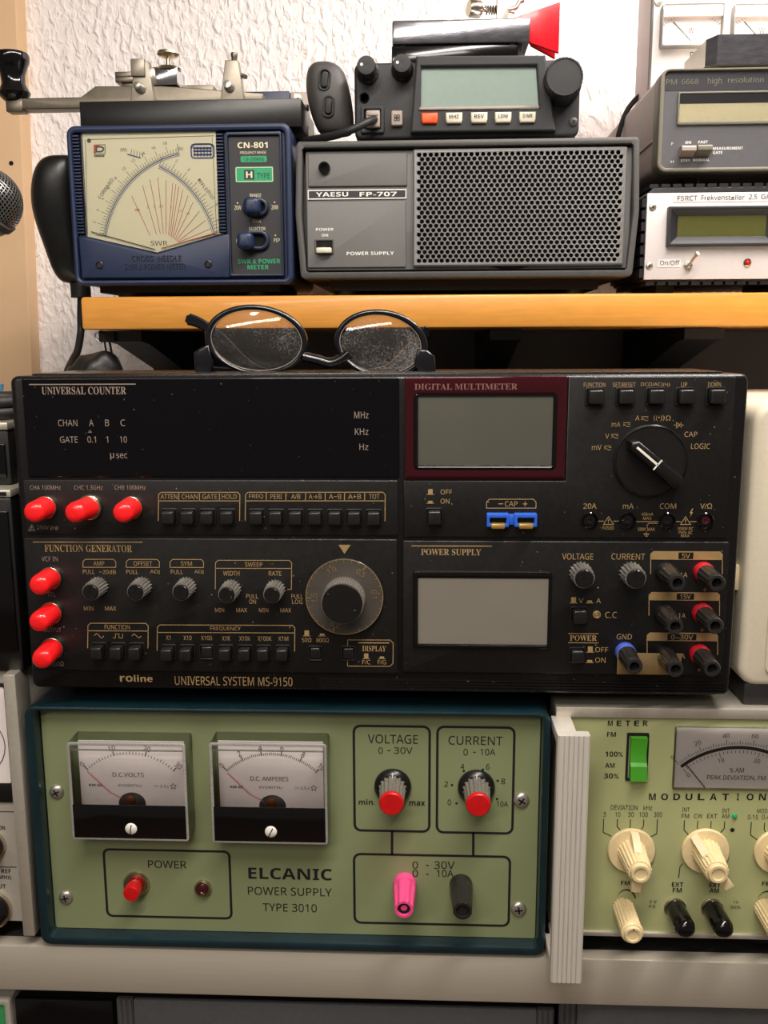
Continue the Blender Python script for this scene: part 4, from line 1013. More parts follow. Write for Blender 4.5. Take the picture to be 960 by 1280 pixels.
# dial
yd = -.0006; yt = yd - .0002; mb = MB(); ww = [D.p(*q) for q in win]
mb.prism(list(reversed(ww)), yd, .001, 0)
def cpx(x, y): return D.p(80 + x / 3.2, 140 + y / 3.2)
def circ3(a, b, c):
    ax, ay, bx, by, cx, cy = *a, *b, *c; d = 2 * (ax * (by - cy) + bx * (cy - ay) + cx * (ay - by))
    ux = ((ax * ax + ay * ay) * (by - cy) + (bx * bx + by * by) * (cy - ay) + (cx * cx + cy * cy) * (ay - by)) / d
    uy = ((ax * ax + ay * ay) * (cx - bx) + (bx * bx + by * by) * (ax - cx) + (cx * cx + cy * cy) * (bx - ax)) / d
    return (ux, uy), math.hypot(ax - ux, ay - uy)
def scale(pa, pb, pc, nt, side, m=1):
    A, B, C2 = cpx(*pa), cpx(*pb), cpx(*pc); c, R_ = circ3(A, B, C2)
    a0 = math.atan2(A[1] - c[1], A[0] - c[0]); a1 = math.atan2(C2[1] - c[1], C2[0] - c[0])
    if abs(a1 - a0) > PI: a1 += 2 * PI if a1 < a0 else -2 * PI
    for dr, wd in ((0, .0006), (-.0011, .0003), (.0010, .00025)):
        mb.line([(c[0] + (R_ + dr) * math.cos(a0 + (a1 - a0) * k / 40), c[1] + (R_ + dr) * math.sin(a0 + (a1 - a0) * k / 40)) for k in range(41)], wd, yt, m)
    for k in range(nt + 1):
        a = a0 + (a1 - a0) * k / nt; L2 = .0065 if k % 4 == 0 else .0038
        mb.line([(c[0] + (R_ + .001) * math.cos(a), c[1] + (R_ + .001) * math.sin(a)), (c[0] + (R_ + L2) * math.cos(a), c[1] + (R_ + L2) * math.sin(a))], .00028, yt, 2)
        if k % 4 == 0 and 0 < k < nt: mb.ctext(('1', '2', '3', '4', '6', '8', '10', '12', '14', '16', '18', '20')[min(11, k // 4)], (c[0] + (R_ + .0088) * math.cos(a), c[1] + (R_ + .0088) * math.sin(a)), .0019, yt, 2, rot=a - PI / 2)
scale((165, 500), (262, 288), (468, 170), 44, 1); scale((385, 220), (520, 325), (603, 497), 28, 1)
for p_, q_ in (((275, 340), (347, 497)), ((318, 295), (372, 493)), ((348, 272), (388, 492)), ((380, 265), (400, 490)), ((412, 275), (411, 490)), ((440, 287), (420, 495)), ((452, 292), (426, 500)), ((464, 300), (431, 502)),
               ((480, 315), (436, 506)), ((500, 338), (441, 510)), ((520, 365), (446, 514)), ((545, 400), (450, 518)), ((568, 438), (455, 522)), ((590, 470), (460, 524)), ((606, 492), (465, 526))):
    mb.line([cpx(*p_), cpx(*q_)], .00035, yt, 3)
for t_, p_ in (('∞', (296, 394)), ('5', (338, 384)), ('3', (364, 380)), ('2.5', (392, 380)), ('2', (432, 384)), ('1.5', (467, 398)), ('1.4', (497, 410))): mb.ctext(t_, cpx(*p_), .0016, yt, 3)
mb.ctext('SWR', cpx(382, 527), .0032, yt, 2, sx=1.3)
for i, ch in enumerate('FORWARD'): mb.ctext(ch, cpx(146 + i * 8.0, 342 - i * 11.3), .0024, yt, 2, rot=math.radians(54))
for i, ch in enumerate('REFLECTED'): mb.ctext(ch, cpx(546 + i * 6.6, 277 + i * 8.9), .0022, yt, 2, rot=math.radians(-54))
mb.ctext('(W)', cpx(243, 153), .0028, yt, 2); mb.ctext('(W)', cpx(470, 151), .0028, yt, 2)
mb.line([cpx(258, 170), cpx(312, 185)], .0007, yt, 1)
for k in range(5): mb.line([cpx(272 + k * 12, 172 + k * 3.0), cpx(276 + k * 11, 150 + k * 3.4)], .0003, yt, 2)
# red and black emblem, blue badge
q = [cpx(*p_) for p_ in ((122, 165), (122, 129), (146, 129), (146, 135), (130, 135), (130, 165))]; mb.poly(q, yt, 3)
mb.line([cpx(*p_) for p_ in ((133, 138), (152, 138), (161, 143), (161, 152), (152, 158), (133, 158))], .0010, yt, 2, True)
mb.line([cpx(*p_) for p_ in ((123, 167), (168, 167), (168, 130), (146, 130))], .0004, yt, 2)
for k in range(6): mb.line([cpx(127 + k * 7, 171), cpx(127 + k * 7, 179)], .0010, yt, 2)
A = cpx(516, 188); B = cpx(606, 132)
mb.line(rrect(A[0], B[0], A[1], B[1], .002, 3), .0009, yt, 1, True)
mb.line([cpx(*p_) for p_ in ((516, 150), (530, 130), (590, 130), (606, 146))], .0006, yt, 1)
for yy in (148, 160, 174): mb.line([cpx(524, yy), cpx(598, yy)], .0012, yt, 1)
for k in range(6): mb.line([cpx(528 + k * 13, 142), cpx(528 + k * 13, 182)], .0006, yt, 1)
mb.disk(cpx(103, 113), .0014, yt, 2, 12)
mb.line([cpx(88, 108), cpx(96, 490)], .0003, yt, 2); mb.line([cpx(102, 108), cpx(608, 98)], .0003, yt, 2); mb.line([cpx(600, 104), cpx(612, 486)], .0003, yt, 2)
dial = mb.build('dial', ['dial_cream', 'ink_blue', 'ink_grey', 'ink_red'], C_)
for a, b, m_ in (((112, 480), (368, 552), 'ink_grey'), ((618, 486), (392, 548), 'ink_red')):
    mb = MB(); A = cpx(*a); B = cpx(*b); mb.tube([(A[0], yd - .0012, A[1]), (B[0], yd - .0012, B[1])], .0003, 0, 6); mb.build('needle', m_, dial)
mb = MB(); mb.prism(list(reversed(ww)), -.0026, -.0022, 0); mb.build('dial_pane', 'window_pane', dial)
# lower apron, its flat words shaded to look embossed
ap = [D.p(*q) for q in ((100, 296), (112, 297.5), (197, 318), (277, 295), (288, 294), (288, 348), (104, 348))]
mb = MB(); mb.prism(list(reversed(ap)), -.0034, .001, 0, .0012)
ye = -.0037
for t_, b_ in (('CROSS', (275, 576, 362, 597)), ('NEEDLE', (382, 576, 472, 597)), ('SWR & POWER METER', (247, 607, 487, 630))):
    A = cpx(b_[0], b_[3]); B = cpx(b_[2], b_[1])
    mb.text(sans(t_), A[0], A[1], B[0], B[1], ye, 1)
    mb.text(sans(t_), A[0] + .0005, A[1] - .0006, B[0] + .0005, B[1] - .0006, ye + .0002, 2)  # dark offset copy paints the shade of raised letters
mb.build('apron', ['navy', 'navy', 'void'], C_)
for x, y in ((149, 614), (580, 612)):
    c = cpx(x, y); mb = MB(); mb.lathe((c[0], -.0033, c[1]), [(.0026, 0), (.0026, .0006), (.0020, .0008), (.0017, .0002)], seg=18); mb.build('screw_hole', 'black_plastic', C_)
# control column
X0, X1, Z0, Z1 = D.box(286.5, 167, 354.5, 346.5); a0, a1, b0, b1 = D.box(289, 171.5, 352, 343.5)
mb = MB(); mb.frame(rrect(X0, X1, Z0, Z1, .001, 2), rrect(a0, a1, b0, b1, .0008, 2), -.0036, .001, 0, .0005); mb.build('panel_frame', 'navy_dark', C_)
mb = MB(); yc = -.0014; mb.box(a0 - .0002, a1 + .0002, yc, .001, b0 - .0002, b1 + .0002); yt = yc - .0002
X0, X1, Z0, Z1 = D.box(303, 197, 335.6, 204.8); mb.poly(list(rrect(X0, X1, Z0, Z1, .0008, 2)), yt, 1)
X0, X1, Z0, Z1 = D.box(296, 210.3, 343.4, 230); mb.poly(rrect(X0, X1, Z0, Z1, .0008, 2), yt, 1); mb.line(rrect(X0 + .0006, X1 - .0006, Z0 + .0006, Z1 - .0006, .0006, 2), .0004, yt - .0001, 2, True)
X0, X1, Z0, Z1 = D.box(307, 214.5, 319.6, 226.5); mb.poly([(X0, Z0), (X1, Z0), (X1, Z1), (X0, Z1)], yt - .0001, 0)
D.T(mb, yt - .0002, 2, [('H', 309.4, 216.5, 317.2, 224.5)], boldsans)
D.T(mb, yt - .0002, 0, [('TYPE', 323, 218.4, 339, 225.4), ('1.8−200MHz', 306.5, 198.6, 332.5, 203.2)])
D.T(mb, yt, 2, [('CN-801', 299.6, 179.6, 337, 187), ], boldsans)
D.T(mb, yt, 2, [('FREQUENCY RANGE', 302.5, 191, 334.8, 195), ('RANGE', 313.8, 244, 327.6, 248.6), ('20W', 294, 258.6, 302.6, 264), ('2KW', 340, 258.4, 348.4, 263.8), ('200W', 316, 276, 327, 280.4), ('SELECTOR', 311.6, 285.6, 332, 289.6), ('AVG', 295.4, 299.8, 301.4, 304.4), ('PEP', 342, 299.6, 349.4, 304.2)])
D.T(mb, yt, 1, [('SWR & POWER', 297, 325, 349.4, 330.6), ('METER', 308.8, 332.2, 335, 337.6)], boldsans)
for x, y in ((298, 255.6), (344, 255), (344, 296)): mb.disk(D.p(x, y), .0005, yt, 2, 8)
mb.build('control_panel', ['panel_dark', 'label_green', 'label_cream'], C_)
for (a, b, c_, d), (kx, ky) in (((304.4, 250, 337, 272.8), (318.5, 256.5)), ((303, 290, 337, 314.6), (309.5, 299))):
    X0, X1, Z0, Z1 = D.box(a, b, c_, d); mb = MB(); o1 = rrect(X0, X1, Z0, Z1, .0062, 5); o2 = rrect(X0 + .0026, X1 - .0026, Z0 + .0026, Z1 - .0026, .004, 5)
    mb.frame(o1, o2, yc - .0035, yc, 0, .0010); mb.poly(o2, yc - .0002, 1); s_ = mb.build('slide_switch', ['navy_dark', 'void'], C_)
    k = D.p(kx, ky + 4); mb = MB(); mb.rprism(k[0] - .0052, k[0] + .0052, k[1] - .0062, k[1] + .0050, .0035, yc - .0130, yc - .0004, 0, .0028); mb.build('slider', 'navy', s_)

# ================================================================== the grey speaker power supply
D = Dev([(371, 177.5), (796, 175.5), (789, 346), (378, 349.5)], .163, zbase=SHELF_Z)
F_ = thing('speaker_power_supply', 'grey power supply with large perforated speaker grille on the wooden shelf', 'power supply', D.loc)
x0, x1, z0, z1 = D.x0, D.x1, D.z0, D.z1; zm = D.p(580, 268)[1]; wv = .0022
hexo = [(x0 + .003, z0), (x1 - .003, z0), (x1 - .0012, z0 + .001), (x1 - .0005, z0 + .003), (x1 + wv, zm), (x1 + .0006, z1 - .002), (x1 - .001, z1), (x0 + .001, z1), (x0 - .0006, z1 - .002), (x0 - wv, zm), (x0 + .0005, z0 + .003), (x0 + .0012, z0 + .001)]
hexi = inset_poly(hexo, .0042)
mb = MB(); mb.frame(hexo, hexi, -.007, .006, 0, .0014); mb.prism(hexo, .005, .215, 0); mb.prism(inset_poly(hexo, .006), .215, .22, 0)
mb.build('case', 'fp_case', F_)
for sx in (x0 + .03, x1 - .035):
    for sy in (.02, .18):
        mb = MB(); mb.lathe((sx, sy, 0), [(.007, 0), (.008, z0 + .001)], (0, 0, 1), 16); mb.build('foot', 'black_rubber', F_)
mb = MB(); mb.box(x0 + .02, x1 - .02, .012, .2, .004, z0 + .001); mb.build('base_plate', 'black_matte', F_)
yf = -.0018
X0, X1, Z0, Z1 = D.box(383.5, 187.5, 787.5, 337); mb = MB(); mb.rprism(X0, X1, Z0, Z1, .001, yf, .006, 0, .0006); mb.build('front_panel', 'fp_face', F_)
y2 = yf - .0016; yt = y2 - .0002
X0, X1, Z0, Z1 = D.box(385, 191.6, 510.6, 233.4); mb = MB(); mb.rprism(X0, X1, Z0, Z1, .0008, y2, yf, 0, .0006); mb.build('upper_plate', 'fp_face', F_)
X0, X1, Z0, Z1 = D.box(385.5, 252.6, 510.2, 335); mb = MB(); mb.rprism(X0, X1, Z0, Z1, .0008, y2, yf, 0, .0006)
D.T(mb, yt, 1, [('POWER', 396.6, 285.6, 419, 289.2), ('ON', 404, 293, 412.2, 296.4), ('POWER SUPPLY', 436, 315.2, 495.6, 319.6)], boldsans)
D.T(mb, yt, 2, [('OFF', 403, 322, 414, 325.6)], boldsans)  # OFF drawn in the darker case colour for the shadow over it
mb.build('lower_plate', ['fp_face', 'label_white', 'fp_case'], F_)
X0, X1, Z0, Z1 = D.box(385, 237.2, 510.2, 249.4); mb = MB(); mb.box(X0, X1, yf - .0008, yf, Z0, Z1)
mb.line([(X0 + .0004, Z0 + .0004), (X1 - .0004, Z0 + .0004), (X1 - .0004, Z1 - .0004), (X0 + .0004, Z1 - .0004)], .0007, yf - .0010, 1, True)
D.T(mb, yf - .0010, 1, [('YAESU', 395.6, 240.4, 436.6, 246), ('FP-707', 451, 240.4, 498, 246)], boldsans)
mb.build('name_plate', ['panel_dark', 'label_white'], F_)
c = D.p(406, 210.3); mb = MB(); R_ = 7.2 * D.k
mb.lathe((c[0], y2, c[1]), [(R_, -.0002), (R_, .0028), (R_ * .88, .0034), (R_ * .62, .0034), (R_ * .6, .0012), (R_ * .3, .0012), (R_ * .28, .0004)], seg=28); mb.build('earphone_jack', 'black_gloss', F_)
X0, X1, Z0, Z1 = D.box(395.6, 299.6, 419.8, 318.4); mb = MB()
mb.frame(rrect(X0, X1, Z0, Z1, .0004, 2), rrect(X0 + .001, X1 - .001, Z0 + .0008, Z1 - .0010, .0003, 2), y2 - .0008, yf, 0, .0003); mb.box(X0 + .0008, X1 - .0008, y2 - .0001, yf, Z0 + .0006, Z1 - .0008, 1)
s_ = mb.build('rocker_switch', ['fp_case', 'void'], F_)
mb = MB(); mb.box(X0 + .0014, X1 - .0014, y2 - .0052, y2, Z0 + .0004, Z0 + .0040, 0, .0008); mb.build('switch_lever', 'radio_btn', s_)
# perforated grille: a real sheet with round holes
X0, X1, Z0, Z1 = D.box(518.5, 187.6, 780, 333); mb = MB(); yg = yf - .0042
ncol, nrow = 35, 25; mx_, mz_ = .0022, .0022
dx = (X1 - X0 - 2 * mx_) / (ncol + .5); dz = (Z1 - Z0 - 2 * mz_) / nrow; rh = .00150
for j in range(nrow):
    zc = Z0 + mz_ + dz * (j + .5)
    for i in range(ncol):
        xc = X0 + mx_ + dx * (i + .5 + (.5 if j % 2 else 0)); N8 = 8
        sq = [(xc - dx / 2, zc - dz / 2), (xc, zc - dz / 2), (xc + dx / 2, zc - dz / 2), (xc + dx / 2, zc), (xc + dx / 2, zc + dz / 2), (xc, zc + dz / 2), (xc - dx / 2, zc + dz / 2), (xc - dx / 2, zc)]
        hol = [(xc + rh * math.cos(math.radians(225 + 45 * k)), zc + rh * math.sin(math.radians(225 + 45 * k))) for k in range(8)]
        k0 = len(mb.v); mb.v += [(x, yg, z_) for x, z_ in sq] + [(x, yg + .0002, z_) for x, z_ in hol] + [(x, yg + .0012, z_) for x, z_ in hol]
        for k in range(8):
            n_ = (k + 1) % 8; mb.f.append((k0 + k, k0 + n_, k0 + 8 + n_, k0 + 8 + k)); mb.m.append(0); mb.f.append((k0 + 8 + k, k0 + 8 + n_, k0 + 16 + n_, k0 + 16 + k)); mb.m.append(0)
    xe = (X0 + mx_ + dx * ncol, X1 - mx_ + .0001) if j % 2 == 0 else (X0 + mx_, X0 + mx_ + dx / 2)
    mb.add([(xe[0], yg, zc - dz / 2), (xe[1], yg, zc - dz / 2), (xe[1], yg, zc + dz / 2), (xe[0], yg, zc + dz / 2)], [(0, 1, 2, 3)], 0)
go = rrect(X0, X1, Z0, Z1, .0012, 2); gi = rrect(X0 + mx_, X1 - mx_, Z0 + mz_, Z1 - mz_, .0001, 2)
mb.loft([[(x, yf, z_) for x, z_ in go], [(x, yg + .0010, z_) for x, z_ in go], [(x, yg, z_) for x, z_ in inset_poly(go, .0010)], [(x, yg, z_) for x, z_ in gi]], 0, False, False)
gr = mb.build('speaker_grille', 'fp_grille', F_, smooth=25)
mb = MB(); mb.box(X0 + .001, X1 - .001, yf - .0004, yf - .0001, Z0 + .001, Z1 - .001); k0 = mb.mark()
mb.lathe(((X0 + X1) / 2 - .005, yf - .0004, (Z0 + Z1) / 2), [(.040, 0), (.039, .0012), (.034, .0014), (.02, .0003), (.0, .0010)], seg=40); mb.build('speaker_cone', 'void', gr)

# ================================================================== helpers for free-standing things
def rel(t, px, py, Y):
    p_ = W(px, py, Y); return (p_.x - t.location.x, p_.y - t.location.y, p_.z - t.location.z)
def smooth_path(pts, n=8):
    P = [Vector(p) for p in pts]; o = []
    for i in range(len(P) - 1):
        p0 = P[max(0, i - 1)]; p1 = P[i]; p2 = P[i + 1]; p3 = P[min(len(P) - 1, i + 2)]
        for k in range(n):
            t = k / n; o.append(.5 * ((2 * p1) + (p2 - p0) * t + (2 * p0 - 5 * p1 + 4 * p2 - p3) * t * t + (3 * p1 - p0 - 3 * p2 + p3) * t ** 3))
    o.append(P[-1]); return [tuple(q) for q in o]
def rbox(mb, x0, x1, y0, y1, z0, z1, r, m=0, ch=.001): mb.rprism(x0, x1, z0, z1, r, y0, y1, m, ch)

# ================================================================== telegraph key on its black base, on the blue meter
CNT = SHELF_Z + (D and 0) ; CN_TOP = C_.location.z + W(225, 156.5, .160).z - C_.location.z + .0004
Yb = .172
xa_, xb_ = W(100, 150, Yb).x, W(377, 150, Yb).x; zt_ = W(240, 124.5, Yb).z
KY = thing('telegraph_key', 'steel straight telegraph key with black knob on a black base', 'morse key', ((xa_ + xb_) / 2, Yb, CN_TOP))
hb = zt_ - CN_TOP; hw = (xb_ - xa_) / 2
mb = MB(); mb.box(-hw, hw, 0, .075, 0, hb, 0, .0008); mb.build('base', 'black_plastic', KY)
Yk = .205
def kp(px, py, Y=Yk): return rel(KY, px, py, Y)
mb = MB()                                                                    # lever bar: low at the knob, stepping up to the pivots
pl = [(14, 139), (102, 137.5), (330, 131), (330, 119), (205, 109.5), (122, 110), (104, 123.5), (27, 125), (14, 125)]
pp = [(kp(*q)[0], kp(*q)[2]) for q in pl]; y_ = Yk - Yb
mb.prism(list(pp), y_ - .005, y_ + .007, 0, .0006)
lv = mb.build('lever', 'brass_dull', KY)
kc = kp(19, 126); s1 = W(1, 0, Yk).x - W(0, 0, Yk).x; ku = Vector((-.03, 0, 1))
mb = MB(); mb.lathe(kc, [(.0060, -.001), (.0080, .0005), (.0105, .003), (.0112, .005), (.0100, .0075), (.0082, .011), (.0085, .017), (.0104, .022), (.0122, .0258), (.0127, .029), (.0120, .0312), (.0085, .0326), (0, .0330)], ku, 36)
mb.build('knob', 'black_gloss', KY)
mb = MB(); mb.box(kc[0] - .005, kc[0] + .007, kc[1] - .0052, kc[1] + .0052, kc[2] - .0085, kc[2] - .0005, 0, .0006); mb.build('knob_stem', 'brass_dull', lv)
def key_post(xl, xr, yt_, yb_, Y, cap=None):
    a = kp(xl, yb_, Y); b = kp(xr, yb_, Y); t0 = kp(xl + (xr - xl) * .22, yt_, Y); t1 = kp(xr - (xr - xl) * .28, yt_, Y)
    m_ = MB(); m_.prism([(a[0], hb), (b[0], hb), (t1[0], t1[2]), (t0[0], t0[2])], a[1], a[1] + .009, 0, .0006)
    return m_
mb = key_post(161, 194, 76, 123, Yk - .011)
t_ = kp(173, 86, Yk - .012); mb.box(t_[0] - .0052, t_[0] + .0045, t_[1] - .0012, t_[1] + .012, t_[2] - .005, t_[2] + .0065, 0, .0006)
po = mb.build('post', 'key_steel', KY)
c = kp(176, 111, Yk - .011); mb = MB(); mb.lathe(c, [(.0036, 0), (.0036, .0016), (.0030, .003), (.0027, .0062), (.0020, .0068), (0, .007)], (-.2, -1, .15), 20); mb.build('pivot_screw', 'steel', po)
mb = key_post(274, 306, 75, 121, Yk - .011); po = mb.build('post', 'key_steel', KY)
c = kp(287, 109, Yk - .011); mb = MB(); mb.lathe(c, [(.0036, 0), (.0036, .0016), (.0030, .003), (.0027, .006), (0, .0066)], (-.1, -1, .15), 20); mb.build('pivot_screw', 'steel', po)
c = kp(293, 76, Yk - .004); mb = MB(); mb.lathe((c[0], c[1], c[2] - .002), [(.0020, 0), (.0022, .004), (.0026, .006), (.0022, .0072)], (0, 0, 1), 16); mb.lathe((c[0] + .004, c[1] + .002, c[2] - .010), [(.0045, 0), (.0045, .0016)], (.25, 0, 1), 18)
mb.build('contact_screw', 'brass_dull', po)
a = kp(188, 106, Yk - .006); b = kp(221, 83, Yk - .006); mb = MB(); mb.box(a[0], b[0], a[1], a[1] + .022, a[2], b[2], 0, .0006); mb.build('yoke_bar', 'chrome', KY)
c = kp(212, 105, Yk); c2 = kp(211, 66, Yk); hN = c2[2] - c[2]; mb = MB()
mb.lathe(c, [(.0016, 0), (.0016, hN * .55)], (0, 0, 1), 14); mb.lathe(c, [(.0085, hN * .43), (.0088, hN * .47), (.0080, hN * .52), (.0018, hN * .55), (.0018, hN * .80), (.0070, hN * .88), (.0080, hN * .93), (.0076, hN * 1.02), (.0040, hN * 1.07), (0, hN * 1.08)], (0, 0, 1), 32)
mb.build('thumb_screw', 'nickel', KY)
a = kp(144, 103, Yk + .012); b = kp(167, 89, Yk + .012); mb = MB()
mb.box(a[0], b[0], a[1], a[1] + .014, b[2] - .0045, b[2], 0, .0006); mb.box(a[0], b[0], a[1], a[1] + .014, a[2], a[2] + .0045, 0, .0006); mb.box(a[0] + .004, b[0] + .004, a[1] + .002, a[1] + .012, hb, b[2] - .001, 0, .0004)
mb.build('spring_holder', 'brass_dull', KY)
a = kp(222, 121, Yk + .01); b = kp(268, 107.5, Yk + .01); mb = MB(); mb.box(a[0], b[0], a[1] - .004, a[1] + .012, hb, b[2], 0, .0005); mb.lathe((a[0] - .004, a[1], hb), [(.0095, 0), (.010, .004), (.007, .0075), (.003, .0085)], (0, 0, 1), 28); mb.build('terminal_block', 'brass_dull', KY)

# blue box with a grey end behind the key
Yx = .256; a = W(296, 123, Yx); b = W(384, 113, Yx)
bx = thing('battery_box', 'flat dark blue box with grey end standing behind the telegraph key', 'box', ((a.x + b.x) / 2, Yx, CN_TOP))
hw = (b.x - a.x) / 2; ht = b.z - CN_TOP; xc = W(362, 113, Yx).x - bx.location.x
mb = MB(); mb.box(-hw, xc, 0, .018, 0, ht, 0, .001); mb.build('body', 'navy', bx)
mb = MB(); mb.box(xc + .0003, hw, .0004, .0176, 0, ht - .0006, 0, .001); mb.build('end_cap', 'pm_side', bx)

# ================================================================== hand microphone at the left of the blue meter
Ym = .215; o_ = W(96, 370, Ym)
HM = thing('hand_microphone', 'glossy black hand microphone hanging beside the blue meter with coiled lead', 'microphone', (o_.x, Ym, SHELF_Z))
prof = [(74, 197, 88), (57, 200, 92), (47, 216, 96), (43, 240, 98), (44, 262, 98), (51, 288, 98), (60, 312, 99), (67, 335, 100), (75, 350, 101), (84, 355, 102)]
loops = []
for i, (xl_, y_, xr_) in enumerate(prof):
    a = rel(HM, xl_, y_, Ym); b = rel(HM, xr_ + 10, y_, Ym); cxm = (a[0] + b[0]) / 2; hw = (b[0] - a[0]) / 2
    dp = (.012, .019, .022, .022, .021, .019, .017, .015, .012, .007)[i]
    loops.append([(cxm + hw * math.copysign(abs(math.cos(t)) ** .72, math.cos(t)), dp * math.copysign(abs(math.sin(t)) ** .8, math.sin(t)), a[2]) for t in [2 * PI * k / 32 for k in range(32)]])
mb = MB(); mb.loft(loops); mc = mb.build('body', 'mic_gloss', HM, smooth=60)
sub = mc.modifiers.new('subdivision', 'SUBSURF'); sub.levels = 1; sub.render_levels = 2
mb = MB(); p0 = Vector(rel(HM, 100, 352, Ym)); p1 = Vector(rel(HM, 101.5, 372, Ym)); 
mb.tube([p0, p1], .0045, 0, 14)
for k in range(7):
    f = .15 + k * .13; q = p0.lerp(p1, f); mb.lathe(q[:], [(.0072, -.0008), (.0075, 0), (.0072, .0008)], (p1 - p0), 18)
mb.build('strain_relief', 'black_rubber', HM)
pth = [(101.5, 368, Ym), (101, 395, Ym), (101, 415, Ym), (97, 438, Ym - .01), (90, 452, Ym - .02), (84, 466, Ym - .03), (78, 490, Ym - .01)]
mb = MB(); mb.tube(smooth_path([rel(HM, *q) for q in pth]), .0028, 0, 10); mb.build('cord', 'black_rubber', HM)

# round vocal microphone poking in from the left edge
Yv = .10; c = W(-16, 253, Yv)
VM = thing('vocal_microphone', 'round mesh head of a vocal microphone at the left edge', 'microphone', tuple(c))
R_ = W(25, 250, Yv).x - c.x; mb = MB(); mb.sphere((0, 0, 0), R_ * .97, 0, 1, 1, 1.0, 48, 28); hd_ = mb.build('grille_core', 'void', VM)
mb = MB()
for k in range(44):
    for d in (1, -1):
        mb.tube([(R_ * math.cos(t * .9) * math.cos(2 * PI * k / 44 + d * t * .8), R_ * math.cos(t * .9) * math.sin(2 * PI * k / 44 + d * t * .8), R_ * math.sin(t * .9)) for t in [-1.5 + 3.0 * j / 22 for j in range(23)]], .00038, 0, 4)
g_ = mb.build('mesh_grille', 'grille_mesh', VM); k0 = Matrix.Rotation(math.radians(62), 4, 'Y')
mb = MB(); mb.lathe((0, 0, 0), [(R_ * 1.0, -.003), (R_ * 1.05, -.002), (R_ * 1.05, .002), (R_ * 1.0, .003)], (-.75, 0, -.5), 40); mb.lathe((0, 0, 0), [(R_ * .98, .003), (R_ * .80, R_ * .9), (R_ * .62, R_ * 1.2), (R_ * .5, R_ * 5)], (-.75, 0, -.5), 32); mb.build('handle', 'mic_black', VM)
# its boom arm reaches in from outside the picture to the upright board
mb = MB(); e = Vector((-.75, 0, -.5)).normalized() * R_ * 4.9
mb.tube(smooth_path([e[:], (e.x - .06, .02, e.z - .02), (e.x - .12, .18, e.z - .02), (e.x - .14, YW - .02 - c.y, e.z)]), .005, 0, 10); mb.build('boom_arm', 'black_matte', VM)

# ================================================================== palm microphone beside the radio, in its metal hanger
FP_TOP = F_.location.z + (W(580, 176.5, .163).z - F_.location.z) + .0004
Yp = .20; o_ = W(412, 176, Yp)
PM_ = thing('palm_microphone', 'dark grey palm microphone with two oval buttons in a metal hanger', 'microphone', (o_.x, Yp, FP_TOP))
prof = [(396, 79, 412), (387, 84, 425), (383.5, 94, 432), (382.5, 108, 436), (384, 122, 439), (387, 136, 441), (391, 150, 442.5), (396, 162, 442), (402, 171, 440)]
loops = []
for i, (xl_, y_, xr_) in enumerate(prof):
    a = rel(PM_, xl_, y_, Yp); b = rel(PM_, xr_, y_, Yp); cxm = (a[0] + b[0]) / 2; hw = (b[0] - a[0]) / 2; dp = (.007, .011, .013, .014, .0145, .0145, .014, .013, .010)[i]
    loops.append([(cxm + hw * math.copysign(abs(math.cos(t)) ** .7, math.cos(t)), dp * math.copysign(abs(math.sin(t)) ** .75, math.sin(t)), max(.0005, a[2])) for t in [2 * PI * k / 28 for k in range(28)]])
mb = MB(); mb.loft(loops); mc = mb.build('body', 'mic_black', PM_, smooth=60); sub = mc.modifiers.new('subdivision', 'SUBSURF'); sub.levels = 1; sub.render_levels = 2
for (bx_, by_) in ((405.8, 100), (410.8, 133.3)):
    q = rel(PM_, bx_, by_, Yp - .0135); s_ = .00056; mb = MB(); k0 = mb.mark()
    o1 = rrect(-7.6 * s_, 7.6 * s_, -13 * s_, 13 * s_, 7 * s_, 5); o2 = rrect(-5.4 * s_, 5.4 * s_, -10.6 * s_, 10.6 * s_, 5 * s_, 5)
    mb.frame(o1, o2, -.0016, .004, 0, .0004); mb.prism(inset_poly(o2, .0006), -.0024, .004, 0, .0009); mb.xf(k0, Matrix.Translation(q) @ Matrix.Rotation(math.radians(6), 4, 'Y')); mb.build('push_to_talk_button', 'black_rubber', PM_)
a = rel(PM_, 374, 146, Yp + .004); b = rel(PM_, 386, 124, Yp + .004); mb = MB(); mb.box(a[0] - .001, a[0] + .0012, a[1] - .006, a[1] + .006, a[2], b[2], 0, .0006); mb.box(a[0], b[0], a[1] - .003, a[1] + .003, a[2] + .004, b[2] - .004, 0, .0006); mb.build('hanger_stud', 'black_plastic', PM_)
hx = [rel(PM_, *q, Yp + .010) for q in ((367, 116), (376, 118), (383, 150), (394, 175), (372, 176), (367, 150))]
mb = MB(); mb.prism([(q[0], max(0, q[2])) for q in reversed(hx)], hx[0][1], hx[0][1] + .0016, 0, .0003); hg = mb.build('hanger', 'alu_side', PM_)

# ================================================================== mobile radio on the speaker supply
Yd = .178
D = Dev([(443, 77), (727.5, 75), (722.5, 172), (443, 173)], Yd, zbase=FP_TOP)
Ra = thing('mobile_radio', 'black mobile radio with wide grey display and orange button on grey supply', 'radio', D.loc)
RADIO_TOP = D.loc[2] + D.z1
x0, x1, z0, z1 = D.x0, D.x1, max(.001, D.z0), D.z1
mb = MB(); mb.rprism(x0, x1, z0, z1, .0045, 0, .035, 0, .002); mb.rprism(x0 + .006, x1 - .006, z0 + .0005, z1 - .0035, .002, .034, .16, 0, .001)
for k in range(12): mb.box(x0 + .008, x1 - .008, .045 + k * .0095, .047 + k * .0095, z1 - .004, z1 - .0018, 0)
for X in (x0 + .02, x1 - .02): mb.box(X - .006, X + .006, .01, .03, 0, z0 + .001)
mb.box(x0 + .02, x1 - .02, .06, .15, 0, z0 + .001)
mb.build('body', 'radio_black', Ra)
def rp(px, py): return D.p(px, py)
